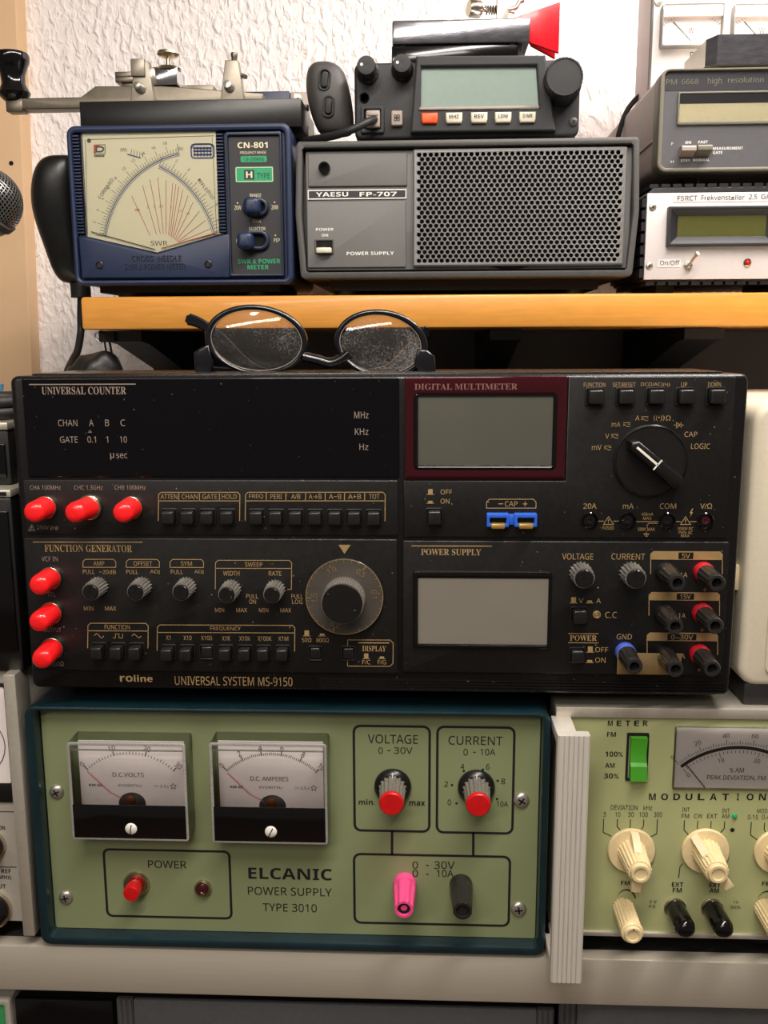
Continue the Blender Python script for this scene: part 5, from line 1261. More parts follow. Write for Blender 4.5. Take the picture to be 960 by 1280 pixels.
ol = [rp(*q) for q in ((513, 168), (692, 168), (681, 74), (521, 73.5))]
il = [rp(*q) for q in ((525.5, 140), (672, 140), (669.5, 87), (527, 87))]
mb = MB(); mb.frame(ol, il, -.008, .002, 0, .0012); mb.build('display_bezel', 'radio_black', Ra, smooth=20)
X0, X1, Z0, Z1 = D.box(524, 86, 673, 141); mb = MB(); mb.box(X0, X1, -.0045, -.0035, Z0, Z1); ds_ = mb.build('display', 'lcd_green', Ra)
mb = MB(); mb.box(X0 + .0008, X1 - .0008, -.0056, -.0052, Z0 + .0008, Z1 - .0008); mb.build('display_pane', 'window_pane', ds_)
mb = MB(); Xl, Xr, Zl, Zh = D.box(524, 137.4, 672, 140.6); mb.box(Xl, Xr, -.0092, -.0078, Zl, Zh, 0, .0004); mb.build('display_sill', 'pm_side', ds_)
for i, (bx_, t_) in enumerate(((536.5, ''), (566.5, 'MHZ'), (597.4, 'REV'), (627, 'LOW'), (657, 'D/MR'))):
    q = rp(bx_, 151.5); hw, hh = (10.3, 6.4); s_ = D.k; mb = MB()
    pts = [(q[0] - hw * s_ * .86, q[1] - hh * s_), (q[0] + hw * s_ * .86, q[1] - hh * s_), (q[0] + hw * s_, q[1] - hh * s_ * .3), (q[0] + hw * s_, q[1] + hh * s_), (q[0] - hw * s_, q[1] + hh * s_), (q[0] - hw * s_, q[1] - hh * s_ * .3)]
    mb.prism(pts, -.0105, -.004, 0, .0012)
    if t_: mb.text(boldsans(t_), q[0] - 6 * s_, q[1] - 1 * s_, q[0] + 6 * s_, q[1] + 3.4 * s_, -.0107, 1)
    b_ = mb.build('push_button', ['radio_orange' if i == 0 else 'radio_btn', 'meter_print'], Ra)
    if i == 0: b_['label'] = 'orange push button'
q = rp(496, 148); s_ = D.k; mb = MB(); mb.rprism(q[0] - 7.2 * s_, q[0] + 7.2 * s_, q[1] - 9 * s_, q[1] + 9 * s_, .0012, -.0035, .001, 0, .001)
for dx_, dz_ in ((-2, 2), (2, 2), (-2, -2), (2, -2)): mb.ring((q[0] + dx_ * s_, q[1] + dz_ * s_), 1.6 * s_, .0005, -.0037, 1, 10)
mb.line([(q[0] - 3 * s_, q[1]), (q[0] + 3 * s_, q[1])], .0005, -.0037, 1); mb.build('key_button', ['pm_side', 'meter_print'], Ra)
for (kx, ky, r_) in ((460, 89, 12.5), (503.5, 87, 12)):
    q = rp(kx, ky); R_ = r_ * D.k; mb = MB(); L_ = .017
    mb.lathe((q[0], 0, q[1]), [(R_ * 1.15, -.001), (R_ * 1.15, .002), (R_ * .98, .0035), (R_ * .94, L_ * .9), (R_ * .86, L_), (R_ * .4, L_ + .0003), (0, L_)], seg=48, flute=(14, .05, 2, 3)); kb_ = mb.build('volume_knob', 'radio_black', Ra)
    mb = MB(); mb.disk((q[0] - R_ * .45, q[1] + R_ * .05), .0010, -L_ - .0004, 0, 10); mb.build('pointer_dot', 'label_white', kb_)
q = rp(701, 107); R_ = 23.5 * D.k; L_ = .020; mb = MB()
mb.lathe((q[0], 0, q[1]), [(R_ * 1.08, -.001), (R_ * 1.08, .003), (R_ * 1.0, .005), (R_ * .98, L_ * .92), (R_ * .92, L_), (R_ * .86, L_), (R_ * .84, L_ - .0006), (0, L_ - .0004)], seg=96, flute=(32, .03, 2, 3)); mb.build('tuning_knob', 'radio_black', Ra)
q = rp(716.5, 154); screw(D, 716, 154, 5.5, 0, Ra, m='mic_black')
q = rp(455.5, 121); mb = MB(); mb.lathe((q[0], 0, q[1]), [(.0034, 0), (.0034, .0008), (.0026, .001), (.0022, -.0005)], seg=20); mb.build('earphone_socket', 'black_gloss', Ra)
X0, X1, Z0, Z1 = D.box(451, 132, 480, 166); mb = MB(); mb.frame(rrect(X0, X1, Z0, Z1, .0008, 2), rrect(X0 + .0024, X1 - .0024, Z0 + .0024, Z1 - .0024, .0006, 2), -.0026, .001, 0, .0006)
mb.box(X0 + .0022, X1 - .0022, -.0006, 0, Z0 + .0022, Z1 - .0022, 1); ms2 = mb.build('microphone_socket', ['radio_black', 'void'], Ra)
X0, X1, Z0, Z1 = D.box(458, 139, 475, 160); mb = MB(); mb.box(X0, X1, -.0060, -.0004, Z0, Z1, 0, .0008); mb.box(X0 + .001, X1 - .001, -.0066, -.0055, Z1 - .0035, Z1 - .0012, 0, .0003)
pg = mb.build('plug', 'pm_side', None); pg.parent = PM_; pg.location = Ra.location - PM_.location
pth = [(468, 149, Yd - .006), (458, 153, Yd - .016), (440, 162, Yd - .020), (420, 169, Yd - .016), (400, 173, Yd - .006), (385, 175.5, Yd + .004), (374, 178, Yd + .015)]
mb = MB(); mb.tube(smooth_path([rel(PM_, *q_) for q_ in pth]), .0026, 0, 10); mb.build('cord', 'black_rubber', PM_)

# ================================================================== chrome paddle with red finger plates, on the radio
Yq = .20; a = W(490, 55, Yq); b = W(663.5, 21, Yq)
PD = thing('morse_paddle', 'chrome based morse paddle with red finger plates on the radio', 'morse key', ((a.x + b.x) / 2, Yq, RADIO_TOP + .0003))
def qp(px, py, Y=Yq): return rel(PD, px, py, Y)
A = qp(490, 55.5); B = qp(663.5, 21.5); mb = MB(); mb.box(A[0], B[0], 0, .080, A[2], B[2], 0, .0016); mb.build('base', 'chrome_scratched', PD)
A2 = qp(489.5, 74, Yq + .002); B2 = qp(659, 55, Yq + .002); mb = MB(); mb.box(A2[0], B2[0] - .006, .0025, .078, .0015, A[2], 0, .001); mb.build('under_plate', 'black_gloss', PD)
for X in (A2[0] + .008, B2[0] - .010):
    for yy in (.010, .070):
        mb = MB(); mb.lathe((X, yy, 0), [(.0070, 0), (.0075, .002), (.0075, A[2] - .0002)], (0, 0, 1), 20); mb.build('rubber_foot', 'black_rubber', PD)
zt_ = B[2]
def up_cyl(px, Y, r, h, m, name, z_=None, prof=None, seg=28):
    q = qp(px, 20, Y); m_ = MB(); m_.lathe((q[0], q[1], zt_ if z_ is None else z_), prof or [(r, 0), (r, h), (r * .8, h + .0008)], (0, 0, 1), seg); return m_.build(name, m, PD)
up_cyl(525, Yq + .03, .0038, .004, 'steel', 'adjusting_screw')
q = qp(594, 11, Yq + .025); mb = MB(); mb.lathe((q[0], q[1], q[2]), [(.0052, -.004), (.0060, -.003), (.0060, .004), (.0052, .005), (0, .005)], (-1, -.35, 0), 40, flute=(20, .05, 1, 2)); mb.lathe((q[0], q[1], q[2]), [(.0016, -.03), (.0016, 0)], (-1, -.35, 0), 14); mb.build('tension_knob', 'nickel', PD)
qa = qp(606, 11, Yq + .025); mb = MB(); coil = [(qa[0] + .012 * k / 60, qa[1] + .0028 * math.cos(k * .7), qa[2] - .001 + .0028 * math.sin(k * .7)) for k in range(61)]; mb.tube(coil, .0005, 0, 6); mb.build('spring', 'brass_dull', PD)
qa = qp(621, 21, Yq + .022); qb = qp(634, 21, Yq + .022); mb = MB(); mb.box(qa[0], qb[0], qa[1], qa[1] + .009, zt_, zt_ + .022, 0, .0006); mb.build('centre_post', 'steel', PD)
qa = qp(637, 12, Yq + .025); mb = MB(); mb.tube(smooth_path([(qa[0] - .003, qa[1], qa[2]), (qa[0] + .004, qa[1], qa[2] + .001), (qa[0] + .007, qa[1], qa[2] + .005), (qa[0] + .010, qa[1], qa[2] + .006)]), .0016, 0, 10); mb.tube([(qa[0] - .002, qa[1], qa[2]), (qa[0] - .002, qa[1], zt_)], .0014, 0, 10); mb.build('contact_arm', 'steel', PD)
for (pl, dY) in (([(640, 22.8), (664, 54), (698.5, 66), (700.5, 2)], .010), ([(646, 24), (664, 57), (693.8, 73), (697, 8)], .020)):
    pp = [qp(*q_, Yq + dY) for q_ in pl]; mb = MB(); pts = [(p_[0], p_[2]) for p_ in pp]
    mb.prism([pts[0], pts[1], pts[2], pts[3]], dY, dY + .0030, 0, .0004); mb.build('finger_plate', 'red_paddle', PD)

# ================================================================== counter with heatsink case, and the brown counter on top of it
Yf = .163
D = Dev([(804, 229), (960, 230.5), (960, 357), (798, 355)], Yf, zbase=SHELF_Z)
H_ = thing('frequency_counter', 'small counter with finned black frame and white front plate on the shelf', 'frequency counter', D.loc)
XR = D.x1 + .050; x0, z0, z1 = D.x0, max(.001, D.z0), D.z1
mb = MB(); px0, px1, pz0, pz1 = D.box(806, 241, 960, 349); px1 = XR - .006
oc = [(x0 + .006, z0), (XR - .006, z0), (XR, z0 + .006), (XR, z1 - .006), (XR - .006, z1), (x0 + .006, z1), (x0, z1 - .006), (x0, z0 + .002)]
mb.prism(inset_poly(oc, .0022), -.001, .10, 0, .0006)
n = 20; pitch = .0076
for k in range(n):
    xx = x0 + .0045 + k * pitch
    if xx + .0056 > XR - .001: break
    mb.box(xx, xx + .0056, -.001, .10, z1 - .0026, z1, 0); mb.box(xx, xx + .0056, -.001, .10, z0, z0 + .0026, 0)
for k in range(8):
    zz = z0 + .005 + k * .0076
    if zz + .0056 > z1 - .003: break
    mb.box(x0, x0 + .0026, -.001, .10, zz, zz + .0056, 0)
for X in (x0 + .02, XR - .03):
    mb.box(X - .006, X + .006, .01, .09, 0, z0 + .001)
mb.build('case', 'sink_black', H_)
yp = -.0030; yt = yp - .0002
mb = MB(); mb.box(px0, px1, yp, -.0008, pz0, pz1, 0, .0003)
X0, X1, Z0, Z1 = D.box(839.6, 243.4, 968, 252.4); mb.box(X0, X1, yp - .0003, yp, Z0, Z1, 2); yl = yp - .0005
D.T(mb, yl, 1, [('F5RCT', 844.7, 244.4, 869, 250), ('Frekvenstæller', 873.8, 244.2, 926.4, 250.2), ('2,5', 931.5, 244.4, 941.6, 251), ('GHz', 946.5, 244.4, 963, 250.2)])
X0, X1, Z0, Z1 = D.box(821.4, 322, 850, 332.6); mb.box(X0, X1, yp - .0003, yp, Z0, Z1, 2); D.T(mb, yl, 1, [('On/Off', 823.6, 323.8, 848.6, 330)])
mb.build('front_plate', ['plate_white', 'meter_print', 'label_tape'], H_)
for x, y in ((814.7, 257), (810.4, 330.6)): screw(D, x, y, 4.6, yp, H_)
oX = D.box(831.5, 258.5, 966, 307.5); iX = D.box(844.8, 269.4, 954, 295); mb = MB()
mb.frame(rrect(*oX, .0006, 2), rrect(*oX, .0006, 2) if 0 else rrect(oX[0] + .002, oX[1] - .002, oX[2] + .002, oX[3] - .002, .0005, 2), -.0085, yp, 0, .0006)
i2 = rrect(iX[0], iX[1], iX[2], iX[3], .0003, 2); i1 = rrect(oX[0] + .002, oX[1] - .002, oX[2] + .002, oX[3] - .002, .0005, 2)
mb.loft([[(x, -.0080, z_) for x, z_ in i1], [(x, -.0042, z_) for x, z_ in i2]], 0, False, False); db = mb.build('display_bezel', 'panel_dark', H_, smooth=20)
mb = MB(); mb.box(iX[0] - .001, iX[1] + .001, -.0041, -.0036, iX[2] - .001, iX[3] + .001); mb.build('display', 'lcd_olive', db)
c = D.p(858.8, 330.5); mb = MB(); R_ = 5.6 * D.k
mb.lathe((c[0], yp, c[1]), [(R_, 0), (R_, .0022), (R_ * .7, .0024), (R_ * .7, .0042), (R_ * .5, .0045)], seg=6); tn = mb.build('toggle_switch', 'steel', H_, smooth=20)
mb = MB(); mb.tube([(c[0], yp - .003, c[1]), (c[0] + .002, yp - .009, c[1] + .0045), (c[0] + .0032, yp - .012, c[1] + .0068)], [.0009, .0011, .0014], 0, 12); mb.build('toggle_lever', 'steel', tn)
c = D.p(933.8, 328.6); mb = MB(); mb.lathe((c[0], yp, c[1]), [(5 * D.k, 0), (5 * D.k, .001), (3.6 * D.k, .0016), (3.4 * D.k, .001)], seg=24); lb = mb.build('lamp_bezel', 'nickel', H_)
mb = MB(); mb.sphere((c[0], yp - .0008, c[1]), 3.3 * D.k, 0, 1, .9, 1); mb.build('indicator_lamp', 'red_plastic', lb)
HTOP = D.loc[2] + z1

# brown grey counter standing on the finned counter
Yn = .163
D = Dev([(825, 86), (960, 87), (960, 217), (819, 214)], Yn, zbase=HTOP + .0003)
N_ = thing('resolution_counter', 'brown grey counter with yellowish display on top of the finned counter', 'frequency counter', D.loc)
XR = D.x1 + .055; x0, z0, z1 = D.x0, D.z0, D.z1
mb = MB(); out = rrect(x0, XR, z0, z1, .006, 4); inn = rrect(x0 + .0030, XR - .003, z0 + .0026, z1 - .0016, .0035, 4)
mb.frame(out, inn, -.004, .001, 0, .0012); mb.prism(out, 0, .012, 0)
case = mb.build('front_frame', 'pm_case', N_)
mb = MB(); mb.rprism(x0 + .0006, XR - .0006, z0 + .0006, z1 - .0006, .0055, .0122, .20, 0, .0008)
zz = D.p(822, 165)[1]; mb.box(x0 - .0002, x0 + .0014, .014, .19, z0 + .022, z0 + .024, 0)
mb.build('case', 'pm_side', N_)
for X in (x0 + .03, XR - .03):
    for yy in (.03, .08): mb = MB(); mb.lathe((X, yy, 0), [(.006, 0), (.007, z0 + .001)], (0, 0, 1), 14); mb.build('foot', 'black_rubber', N_)
yp = -.0016; yt = yp - .0002; mb = MB(); mb.rprism(x0 + .0028, XR - .0028, z0 + .0024, z1 - .0014, .003, yp, .001, 0, 0)
X0, X1, Z0, Z1 = D.box(828.5, 90, 975, 112.4); mb.poly([(X0, Z0), (XR - .004, Z0), (XR - .004, Z1 - .001), (X0 + .003, Z1), (X0, Z1 - .003)], yt, 1)
D.T(mb, yt - .0002, 2, [('PM', 831.6, 98.2, 844.6, 104.4), ('6668', 850.4, 98.2, 871, 104.4), ('high', 882, 97.2, 899, 107), ('resolution', 906.6, 97.4, 950, 104.4), ('counter', 957, 97.8, 988, 104.4)])
D.T(mb, yt, 3, [('ON', 856, 174.4, 863.2, 178), ('FAST', 872.2, 174.4, 884.4, 178), ('MEASUREMENT', 891, 183.4, 929, 187), ('GATE', 891, 188.6, 903, 192.2), ('STBY', 850.4, 197.6, 862.6, 201), ('NORMAL', 866, 197.6, 887, 201)], boldsans)
D.T(mb, yt, 3, [('P', 838.4, 175.4, 840.6, 179.2), ('H', 838, 198.8, 841.6, 202)])
mb.build('front_panel', ['pm_face', 'pm_band', 'pm_case', 'label_white'], N_)
oX = D.box(845.4, 114.6, 1000, 155.4); mb = MB(); oo = rrect(oX[0], XR - .008, oX[2], oX[3], .001, 2); io = rrect(oX[0] + .0012, XR - .009, oX[2] + .0022, oX[3] - .0012, .0008, 2)
mb.frame(oo, io, yp - .0016, yp, 0, .0005); db = mb.build('display_frame', 'pm_case', N_)
a_ = D.box(847, 116, 1000, 129.6); b_ = D.box(847, 128.6, 1000, 151.6)
mb = MB(); mb.box(b_[0], XR - .0094, yp - .0004, yp - .0001, b_[2], b_[3]); mb.box(a_[0], XR - .0094, yp - .0008, yp - .0001, b_[3], a_[3], 1); mb.build('display', ['lcd_yellow', 'pm_band'], db)
mb = MB(); mb.box(b_[0] - .0002, XR - .0092, yp - .0013, yp - .0010, b_[2] - .0004, a_[3]); mb.build('display_pane', 'window_pane', db)
for (bx_, by_, m_) in ((856.8, 187, 'pm_side'), (877, 186.6, 'pm_case')):
    X0, X1, Z0, Z1 = D.box(bx_ - 9, by_ - 4.2, bx_ + 9, by_ + 7.8); mb = MB(); n_ = 5
    pv = [(X, y_, z_) for X in (X0, X1) for y_, z_ in ((yp, Z0), (yp - .0085, Z0 + .0026), (yp - .0085, Z1 - .0012), (yp - .0072, Z1), (yp, Z1))]
    mb.add(pv, [tuple(range(n_)), tuple(range(2 * n_ - 1, n_ - 1, -1))] + [(i, (i + 1) % n_, n_ + (i + 1) % n_, n_ + i) for i in range(n_)]); mb.build('rocker_button', m_, N_, smooth=0)
NTOP = D.loc[2] + z1
# dark metal slab on it
Yl = .168; a = W(884, 76, Yl); b = W(960, 42, Yl)
SL = thing('metal_key_base', 'scratched dark metal slab with lamplight coloured into its side lying on the brown counter', 'key base', (b.x, Yl, NTOP + .0003))
xl_ = a.x - b.x; zt_ = b.z - SL.location.z; cbv = .0062
mb = MB(); pts = [(xl_, .002), (.055, .002), (.055, zt_), (xl_ + cbv, zt_), (xl_, zt_ - .0015)]
mb.add([(xl_ + cbv, 0, z_) for z_ in (.004, zt_)] + [(.055, 0, z_) for z_ in (.004, zt_)] + [(xl_, .005, .004), (xl_, .005, zt_ - .0015)], [(0, 1, 3, 2), (4, 5, 1, 0)], 0)
mb.add([(xl_, .005, .004), (xl_, .058, .004), (xl_, .058, zt_ - .0012), (xl_, .005, zt_ - .0015), (.055, .058, .004), (.055, .058, zt_), (xl_ + cbv, 0, zt_), (.055, 0, zt_), (.055, 0, .004), (xl_ + cbv, 0, .004)], [(0, 1, 2, 3), (1, 4, 5, 2), (6, 7, 5, 2, 3), (8, 7, 5, 4), (0, 9, 8, 4, 1)], 1)  # lighter metal here puts the lamplight on the side into the colour
mb.build('slab', ['chrome_scratched', 'alu_side'], SL, smooth=0)
mb = MB(); mb.box(xl_ + .010, .05, .006, .055, 0, .0042, 0, .0005); mb.build('under_plate', 'black_matte', SL)

# white two-meter instrument on the back of the brown counter
Yt_ = .232; a = W(814, 60, Yt_)
TW = thing('twin_meter_instrument', 'tall white instrument with two pale meters behind the dark slab', 'meter', (a.x, Yt_, NTOP + .0003))
ht = .145; wd = .16
mb = MB(); mb.box(0, wd, .0012, .050, 0, ht, 1, .0008); mb.build('case', ['pinkish_side', 'pinkish_side'], TW)
mb = MB(); mb.box(-.0004, wd + .0004, -.0004, .001, .0003, ht + .0003, 0, .0004)
def tq(px, py): p_ = W(px, py, Yt_); return (p_.x - a.x, p_.z - TW.location.z)
A = tq(865, 70); mb.ctext('P', A, .0050, -.0006, 1)
mb.build('front_panel', ['white_panel', 'ink_grey'], TW)
mb = MB(); mb.box(-.0006, .0006, -.0006, .004, 0, ht, 0); mb.build('edge_strip', 'ink_grey', TW)
for (xa0, xb0) in ((823, 902), (911, 990)):
    A = tq(xa0, 62); B = tq(xb0, 8); mb = MB(); o1 = rrect(A[0], B[0], A[1], B[1], .001, 2); o2 = rrect(A[0] + .001, B[0] - .001, A[1] + .001, B[1] - .001, .0008, 2)
    mb.frame(o1, o2, -.009, -.0005, 0, .0004); mb.box(A[0] + .001, B[0] - .001, -.004, -.0006, A[1] + .001, B[1] - .001, 1)
    mb.box(A[0] + .001, B[0] - .001, -.0085, -.004, B[1] - .0085, B[1] - .001, 2)
    wq = B[0] - A[0]; cx_ = (A[0] + B[0]) / 2
    for k in range(21):
        an = math.radians(140 - 100 * k / 20); cz_ = A[1] + .003; mb.line([(cx_ + .024 * math.cos(an), cz_ + .018 * math.sin(an)), (cx_ + (.0275 if k % 5 == 0 else .026) * math.cos(an), cz_ + (.0205 if k % 5 == 0 else .0195) * math.sin(an))], .0003, -.0043, 3)
    mb.text(sans('W'), cx_ - .002, A[1] + .009, cx_ + .002, A[1] + .013, -.0043, 3)
    pm_ = mb.build('panel_meter', ['acrylic_edge', 'white_panel', 'pinkish_side', 'ink_grey'], TW)
    mb = MB(); mb.tube([(cx_, -.0048, A[1] + .004), (cx_ - .013, -.0048, A[1] + .017)], .0003, 0, 5); mb.build('needle', 'meter_print', pm_)
A = tq(823, 3); mb = MB(); mb.lathe((A[0], -.0004, A[1]), [(.003, 0), (.0026, .0012), (0, .0016)], seg=18); mb.build('screw', 'steel', TW)

# thin black cable between radio and the white instrument
cb = thing('signal_cable', 'thin black cable curving up beside the white instrument', 'cable', tuple(W(778, 168, .26)))
mb = MB(); mb.tube(smooth_path([rel(cb, *q_) for q_ in ((771, 185, .285), (774, 165, .28), (783, 140, .275), (797, 122, .27), (812, 113.5, .262), (824, 110, .262))]), .0020, 0, 10); o = mb.build('cord', 'black_rubber', cb)

# ================================================================== beige instrument at the right edge
Yb_ = .006; MODTOP = Mo.location.z + ztop if False else W(840, 885.5, .0015).z
a = W(940, 512, Yb_); b = W(928, 850, Yb_)
BG = thing('beige_instrument', 'cream beige plastic instrument with rounded corner at the right edge', 'test instrument', ((a.x + b.x) / 2, Yb_, MODTOP))
zt_ = W(950, 504, Yb_).z - MODTOP; zb_ = W(940, 858, Yb_).z - MODTOP; lean = (a.x - b.x) / 2
mb = MB(); o1 = rrect(0, .14, zb_, zt_, .010, 6); mb.prism(o1, 0, .045, 0, .004, 4); mb.prism(inset_poly(o1, .0025), .0452, .20, 0)
mb.build('case', 'beige_case', BG)
mb = MB(); i1 = rrect(.0135, .13, zb_ + .006, zt_ - .006, .006, 5); mb.prism(i1, -.0012, .002, 0, .0008); fpn = mb.build('front_panel', 'beige_case', BG)
mb = MB(); mb.rprism(.0185, .12, zb_ + .009, zb_ + .040, .004, -.0022, .001, 0, .0008); mb.build('battery_door', 'ivory_light', fpn)
pz0 = W(925, 744, Yb_).z - MODTOP; pz1 = W(925, 712, Yb_).z - MODTOP
mb = MB(); mb.box(-.0042, .0016, .010, .024, pz0, pz1, 0, .0008); mb.box(-.0048, -.0028, .008, .020, pz0 + .002, pz1 - .002, 0, .0005); mb.build('side_latch', 'ivory_light', BG)
for fy0, fy1 in ((.002, .03), (.16, .19)):
    mb = MB(); mb.box(.004, .135, fy0, fy1, 0, zb_ + .001, 0, .0012); mb.build('foot', 'black_rubber', BG)

# ================================================================== silver instrument at the left edge
Ysv = -.002; DZ = DESK_Z
xb0 = (W(5, 850, Ysv).x + W(31, 1165, Ysv).x) / 2; xb1 = (W(21.5, 850, Ysv).x + W(44.5, 1165, Ysv).x) / 2
SV = thing('silver_instrument', 'silver fronted instrument with dark display at the lower left edge', 'test instrument', (xb1, Ysv, DZ))
zt_ = W(14, 842, Ysv).z - DZ; zb_ = W(38, 1168, Ysv).z - DZ; wb = xb1 - xb0
mb = MB(); mb.box(-wb, 0, -.002, .016, max(.002, zb_), zt_, 0, .0008); mb.build('end_bar', 'alu_side', SV)
mb = MB(); mb.box(-.16, -.0006, .0165, .25, max(.002, zb_), zt_ - .0015, 0, .001)
for sy in (.03, .22): mb.box(-.03, -.01, sy, sy + .02, 0, .004)
mb.build('case', 'silver_panel', SV)
def sq(px, py): p_ = W(px, py, Ysv + .011); return (p_.x - xb1, p_.z - DZ)
mb = MB(); mb.box(-.16, -wb - .0003, .010, .0164, max(.002, zb_) + .002, zt_ - .001, 0)
ytv = .0098
for t_, px, py, h in (('ON', -5, 1034, 6), ('REF', -12, 1087.5, 6.5), ('(50MHz)', -6, 1096, 6.5), ('OUT', -4, 1107, 6)):
    p_ = sq(px + 10, py)
for t_, x0p, y0p, x1p, y1p in (('ON', 0, 1031, 7, 1036), ('REF', 3, 1085, 14.5, 1090), ('50MHz)', -8, 1092.5, 15, 1098.5), ('OUT', -6, 1104, 8, 1109)):
    A = sq(x0p, y1p); B = sq(x1p, y0p); mb.text(boldsans(t_), A[0], A[1], B[0], B[1], ytv, 1)
A = sq(-20, 1082); B = sq(22, 1082.6); mb.line([A, B], .0005, ytv, 1); A = sq(-20, 1013); B = sq(20, 1013.6); mb.line([A, B], .0005, ytv, 1)
mb.build('front_panel', ['silver_panel', 'meter_print'], SV)
A = sq(-70, 976); B = sq(8.5, 857); mb = MB(); mb.frame(rrect(A[0] - .002, B[0] + .002, A[1] - .012, B[1] + .002, .001, 2), rrect(A[0], B[0] - .001, A[1], B[1], .001, 2), .0085, .0102, 0, .0005); fr = mb.build('display_frame', 'black_plastic', SV)
mb = MB(); mb.box(A[0], B[0], .0095, .0101, A[1], B[1]); 
cc = sq(-32, 930); mb.line([(cc[0] + .019 * math.cos(math.radians(70 - k * 14)), cc[1] + .019 * math.sin(math.radians(70 - k * 14))) for k in range(10)], .0005, .0093, 1); mb.build('display', ['meter_white', 'meter_print'], fr)
for px, py, r_ in ((-10, 1054, 19), (-8, 1134, 25)):
    c = sq(px, py); R_ = r_ * .00043; mb = MB(); mb.lathe((c[0], .0098, c[1]), [(R_, 0), (R_, .003), (R_ * .92, .0045), (R_ * .86, .017), (R_ * .78, .019), (0, .0192)], seg=60, flute=(20, .05, 2, 3)); kn_ = mb.build('control_knob', 'knob_black', SV)
    mb = MB(); mb.lathe((c[0], .0098, c[1]), [(R_ * 1.1, 0), (R_ * 1.1, .0026), (R_ * 1.02, .0028)], seg=40); mb.build('knob_skirt', 'nickel', kn_)

# stack of black units above it
SVT = DZ + zt_ - .0015
def left_unit(label, y_top, z_bot, px_r, Y, mats, top_m, name='black_unit', slots=False):
    zt2 = W(0, y_top, Y).z; xr_ = W(px_r, y_top, Y).x
    t = thing(name, label, 'equipment', (xr_, Y, z_bot))
    h = zt2 - z_bot; m_ = MB(); m_.box(-.2, 0, 0, .22, 0, h - .0045, 0, .0015); m_.build('case', mats, t)
    m_ = MB(); m_.box(-.2, .0004, -.001, .2205, h - .0042, h, 0, .0008); tp = m_.build('top_cover', top_m, t)
    if slots:
        m_ = MB()
        for k in range(6): m_.box(-.006 - k * .007, -.002 - k * .007, -.0014, -.0006, h - .0032, h - .0012, 0)
        m_.build('vent_slots', 'void', tp)
    m_ = MB(); m_.box(-.2, -.002, -.0016, 0, h * .12, h - .012, 0, .0005); m_.build('front_panel', 'black_gloss', t)
    return zt2
z_ = left_unit('black unit with a light slotted top strip above the silver instrument', 612, SVT + .0003, 13, .004, 'black_plastic', 'alu_side', 'amplifier_unit', True)
z_ = left_unit('black unit with a pale grey top cover, upper one of the left stack', 528, z_ + .0003, 9, .02, 'black_matte', 'alu_side', 'receiver_unit')
cc = W(-8, 520, .04)
CB = thing('rolled_cable', 'black rolled cable lying on the upper unit of the left stack', 'cable', (cc.x, .05, z_ + .0003))
mb = MB()
for k in range(2): mb.tube([(.022 * math.cos(q_ * PI / 12) - .004, .03 * math.sin(q_ * PI / 12), .0042 + k * .0066 - .0006 * k) for q_ in range(24)], .0040, 0, 10, closed=True)
mb.build('coil', 'black_rubber', CB)
cc = W(-10, 492, .30)
CL = thing('blue_cup', 'light blue plastic cup at the left edge behind the black stack', 'cup', (cc.x, .29, z_ + .0003))
CL.location.y = .20; cc = W(-14, 492, .20); CL.location.x = cc.x; r_ = W(4, 492, .20).x - cc.x; hC = W(0, 480, .20).z - CL.location.z
mb = MB(); mb.lathe((0, 0, 0), [(r_ * .8, 0), (r_, hC * .98), (r_ * .97, hC), (r_ * .92, hC * .98), (r_ * .74, .002), (0, .002)], (0, 0, 1), 36); mb.build('cup_body', 'cyan_cloth', CL)

# ================================================================== the row under the rail
YL = .004
def low_unit(name, label, pxl, pxr, face_m, ribs, ytop):
    a = W(pxl, ytop, YL); b = W(pxr, ytop, YL); t = thing(name, label, 'equipment', ((a.x + b.x) / 2, YL, LOW_Z)); hw = (b.x - a.x) / 2; h = min(a.z, rb - .0015) - LOW_Z
    m_ = MB(); m_.box(-hw, hw, .003, .25, .003, h - .001, 0, .001)
    for X in (-hw + .02, hw - .02): m_.box(X - .008, X + .008, .02, .04, 0, .0035); m_.box(X - .008, X + .008, .2, .22, 0, .0035)
    m_.build('case', 'black_plastic', t)
    kp_ = .0105; xl = -hw + (kp_ if ribs[0] else 0); xr = hw - (kp_ if ribs[1] else 0)
    m_ = MB(); m_.box(xl, xr, -.001, .0028, .002, h, 0, .0012); m_.build('front_panel', face_m, t)
    for s_, on in ((-1, ribs[0]), (1, ribs[1])):
        if on:
            m_ = MB(); x_ = -hw if s_ < 0 else hw - kp_; m_.box(x_ + .0002, x_ + kp_ - .0004, 0, .0028, .002, h - .0003, 0)
            for k in range(3): m_.lathe((x_ + .002 + k * .0032, .0002, .002), [(.0014, 0), (.0014, h - .0024)], (0, 0, 1), 10)
            m_.build('grip_strip', 'grey_device', t)
low_unit('drive_unit', 'plain black unit at the left of the row under the rail', 18, 141, 'black_gloss', (False, False), 1247)
low_unit('drawer_unit', 'wide grey unit with ribbed ends in the middle under the rail', 145, 694, 'grey_device', (True, True), 1248)
low_unit('drawer_unit', 'grey unit with ribbed left end at the right under the rail', 699, 1160, 'grey_device', (True, False), 1249)
a = W(-60, 1246, YL); b = W(13, 1246, YL)
GL = thing('pale_frame_unit', 'unit with pale frame and green glow coloured into its window at the bottom left corner', 'equipment', ((a.x + b.x) / 2, YL, LOW_Z)); hw = (b.x - a.x) / 2; h = min(a.z, rb - .0015) - LOW_Z
mb = MB(); mb.frame(rrect(-hw, hw, 0, h, .002, 3), rrect(-hw + .0035, hw - .0035, .004, h - .0035, .001, 3), -.002, .003, 0, .0008); mb.box(-hw, hw, .003, .2, 0, h, 0, .001); mb.build('case', 'silver_panel', GL)
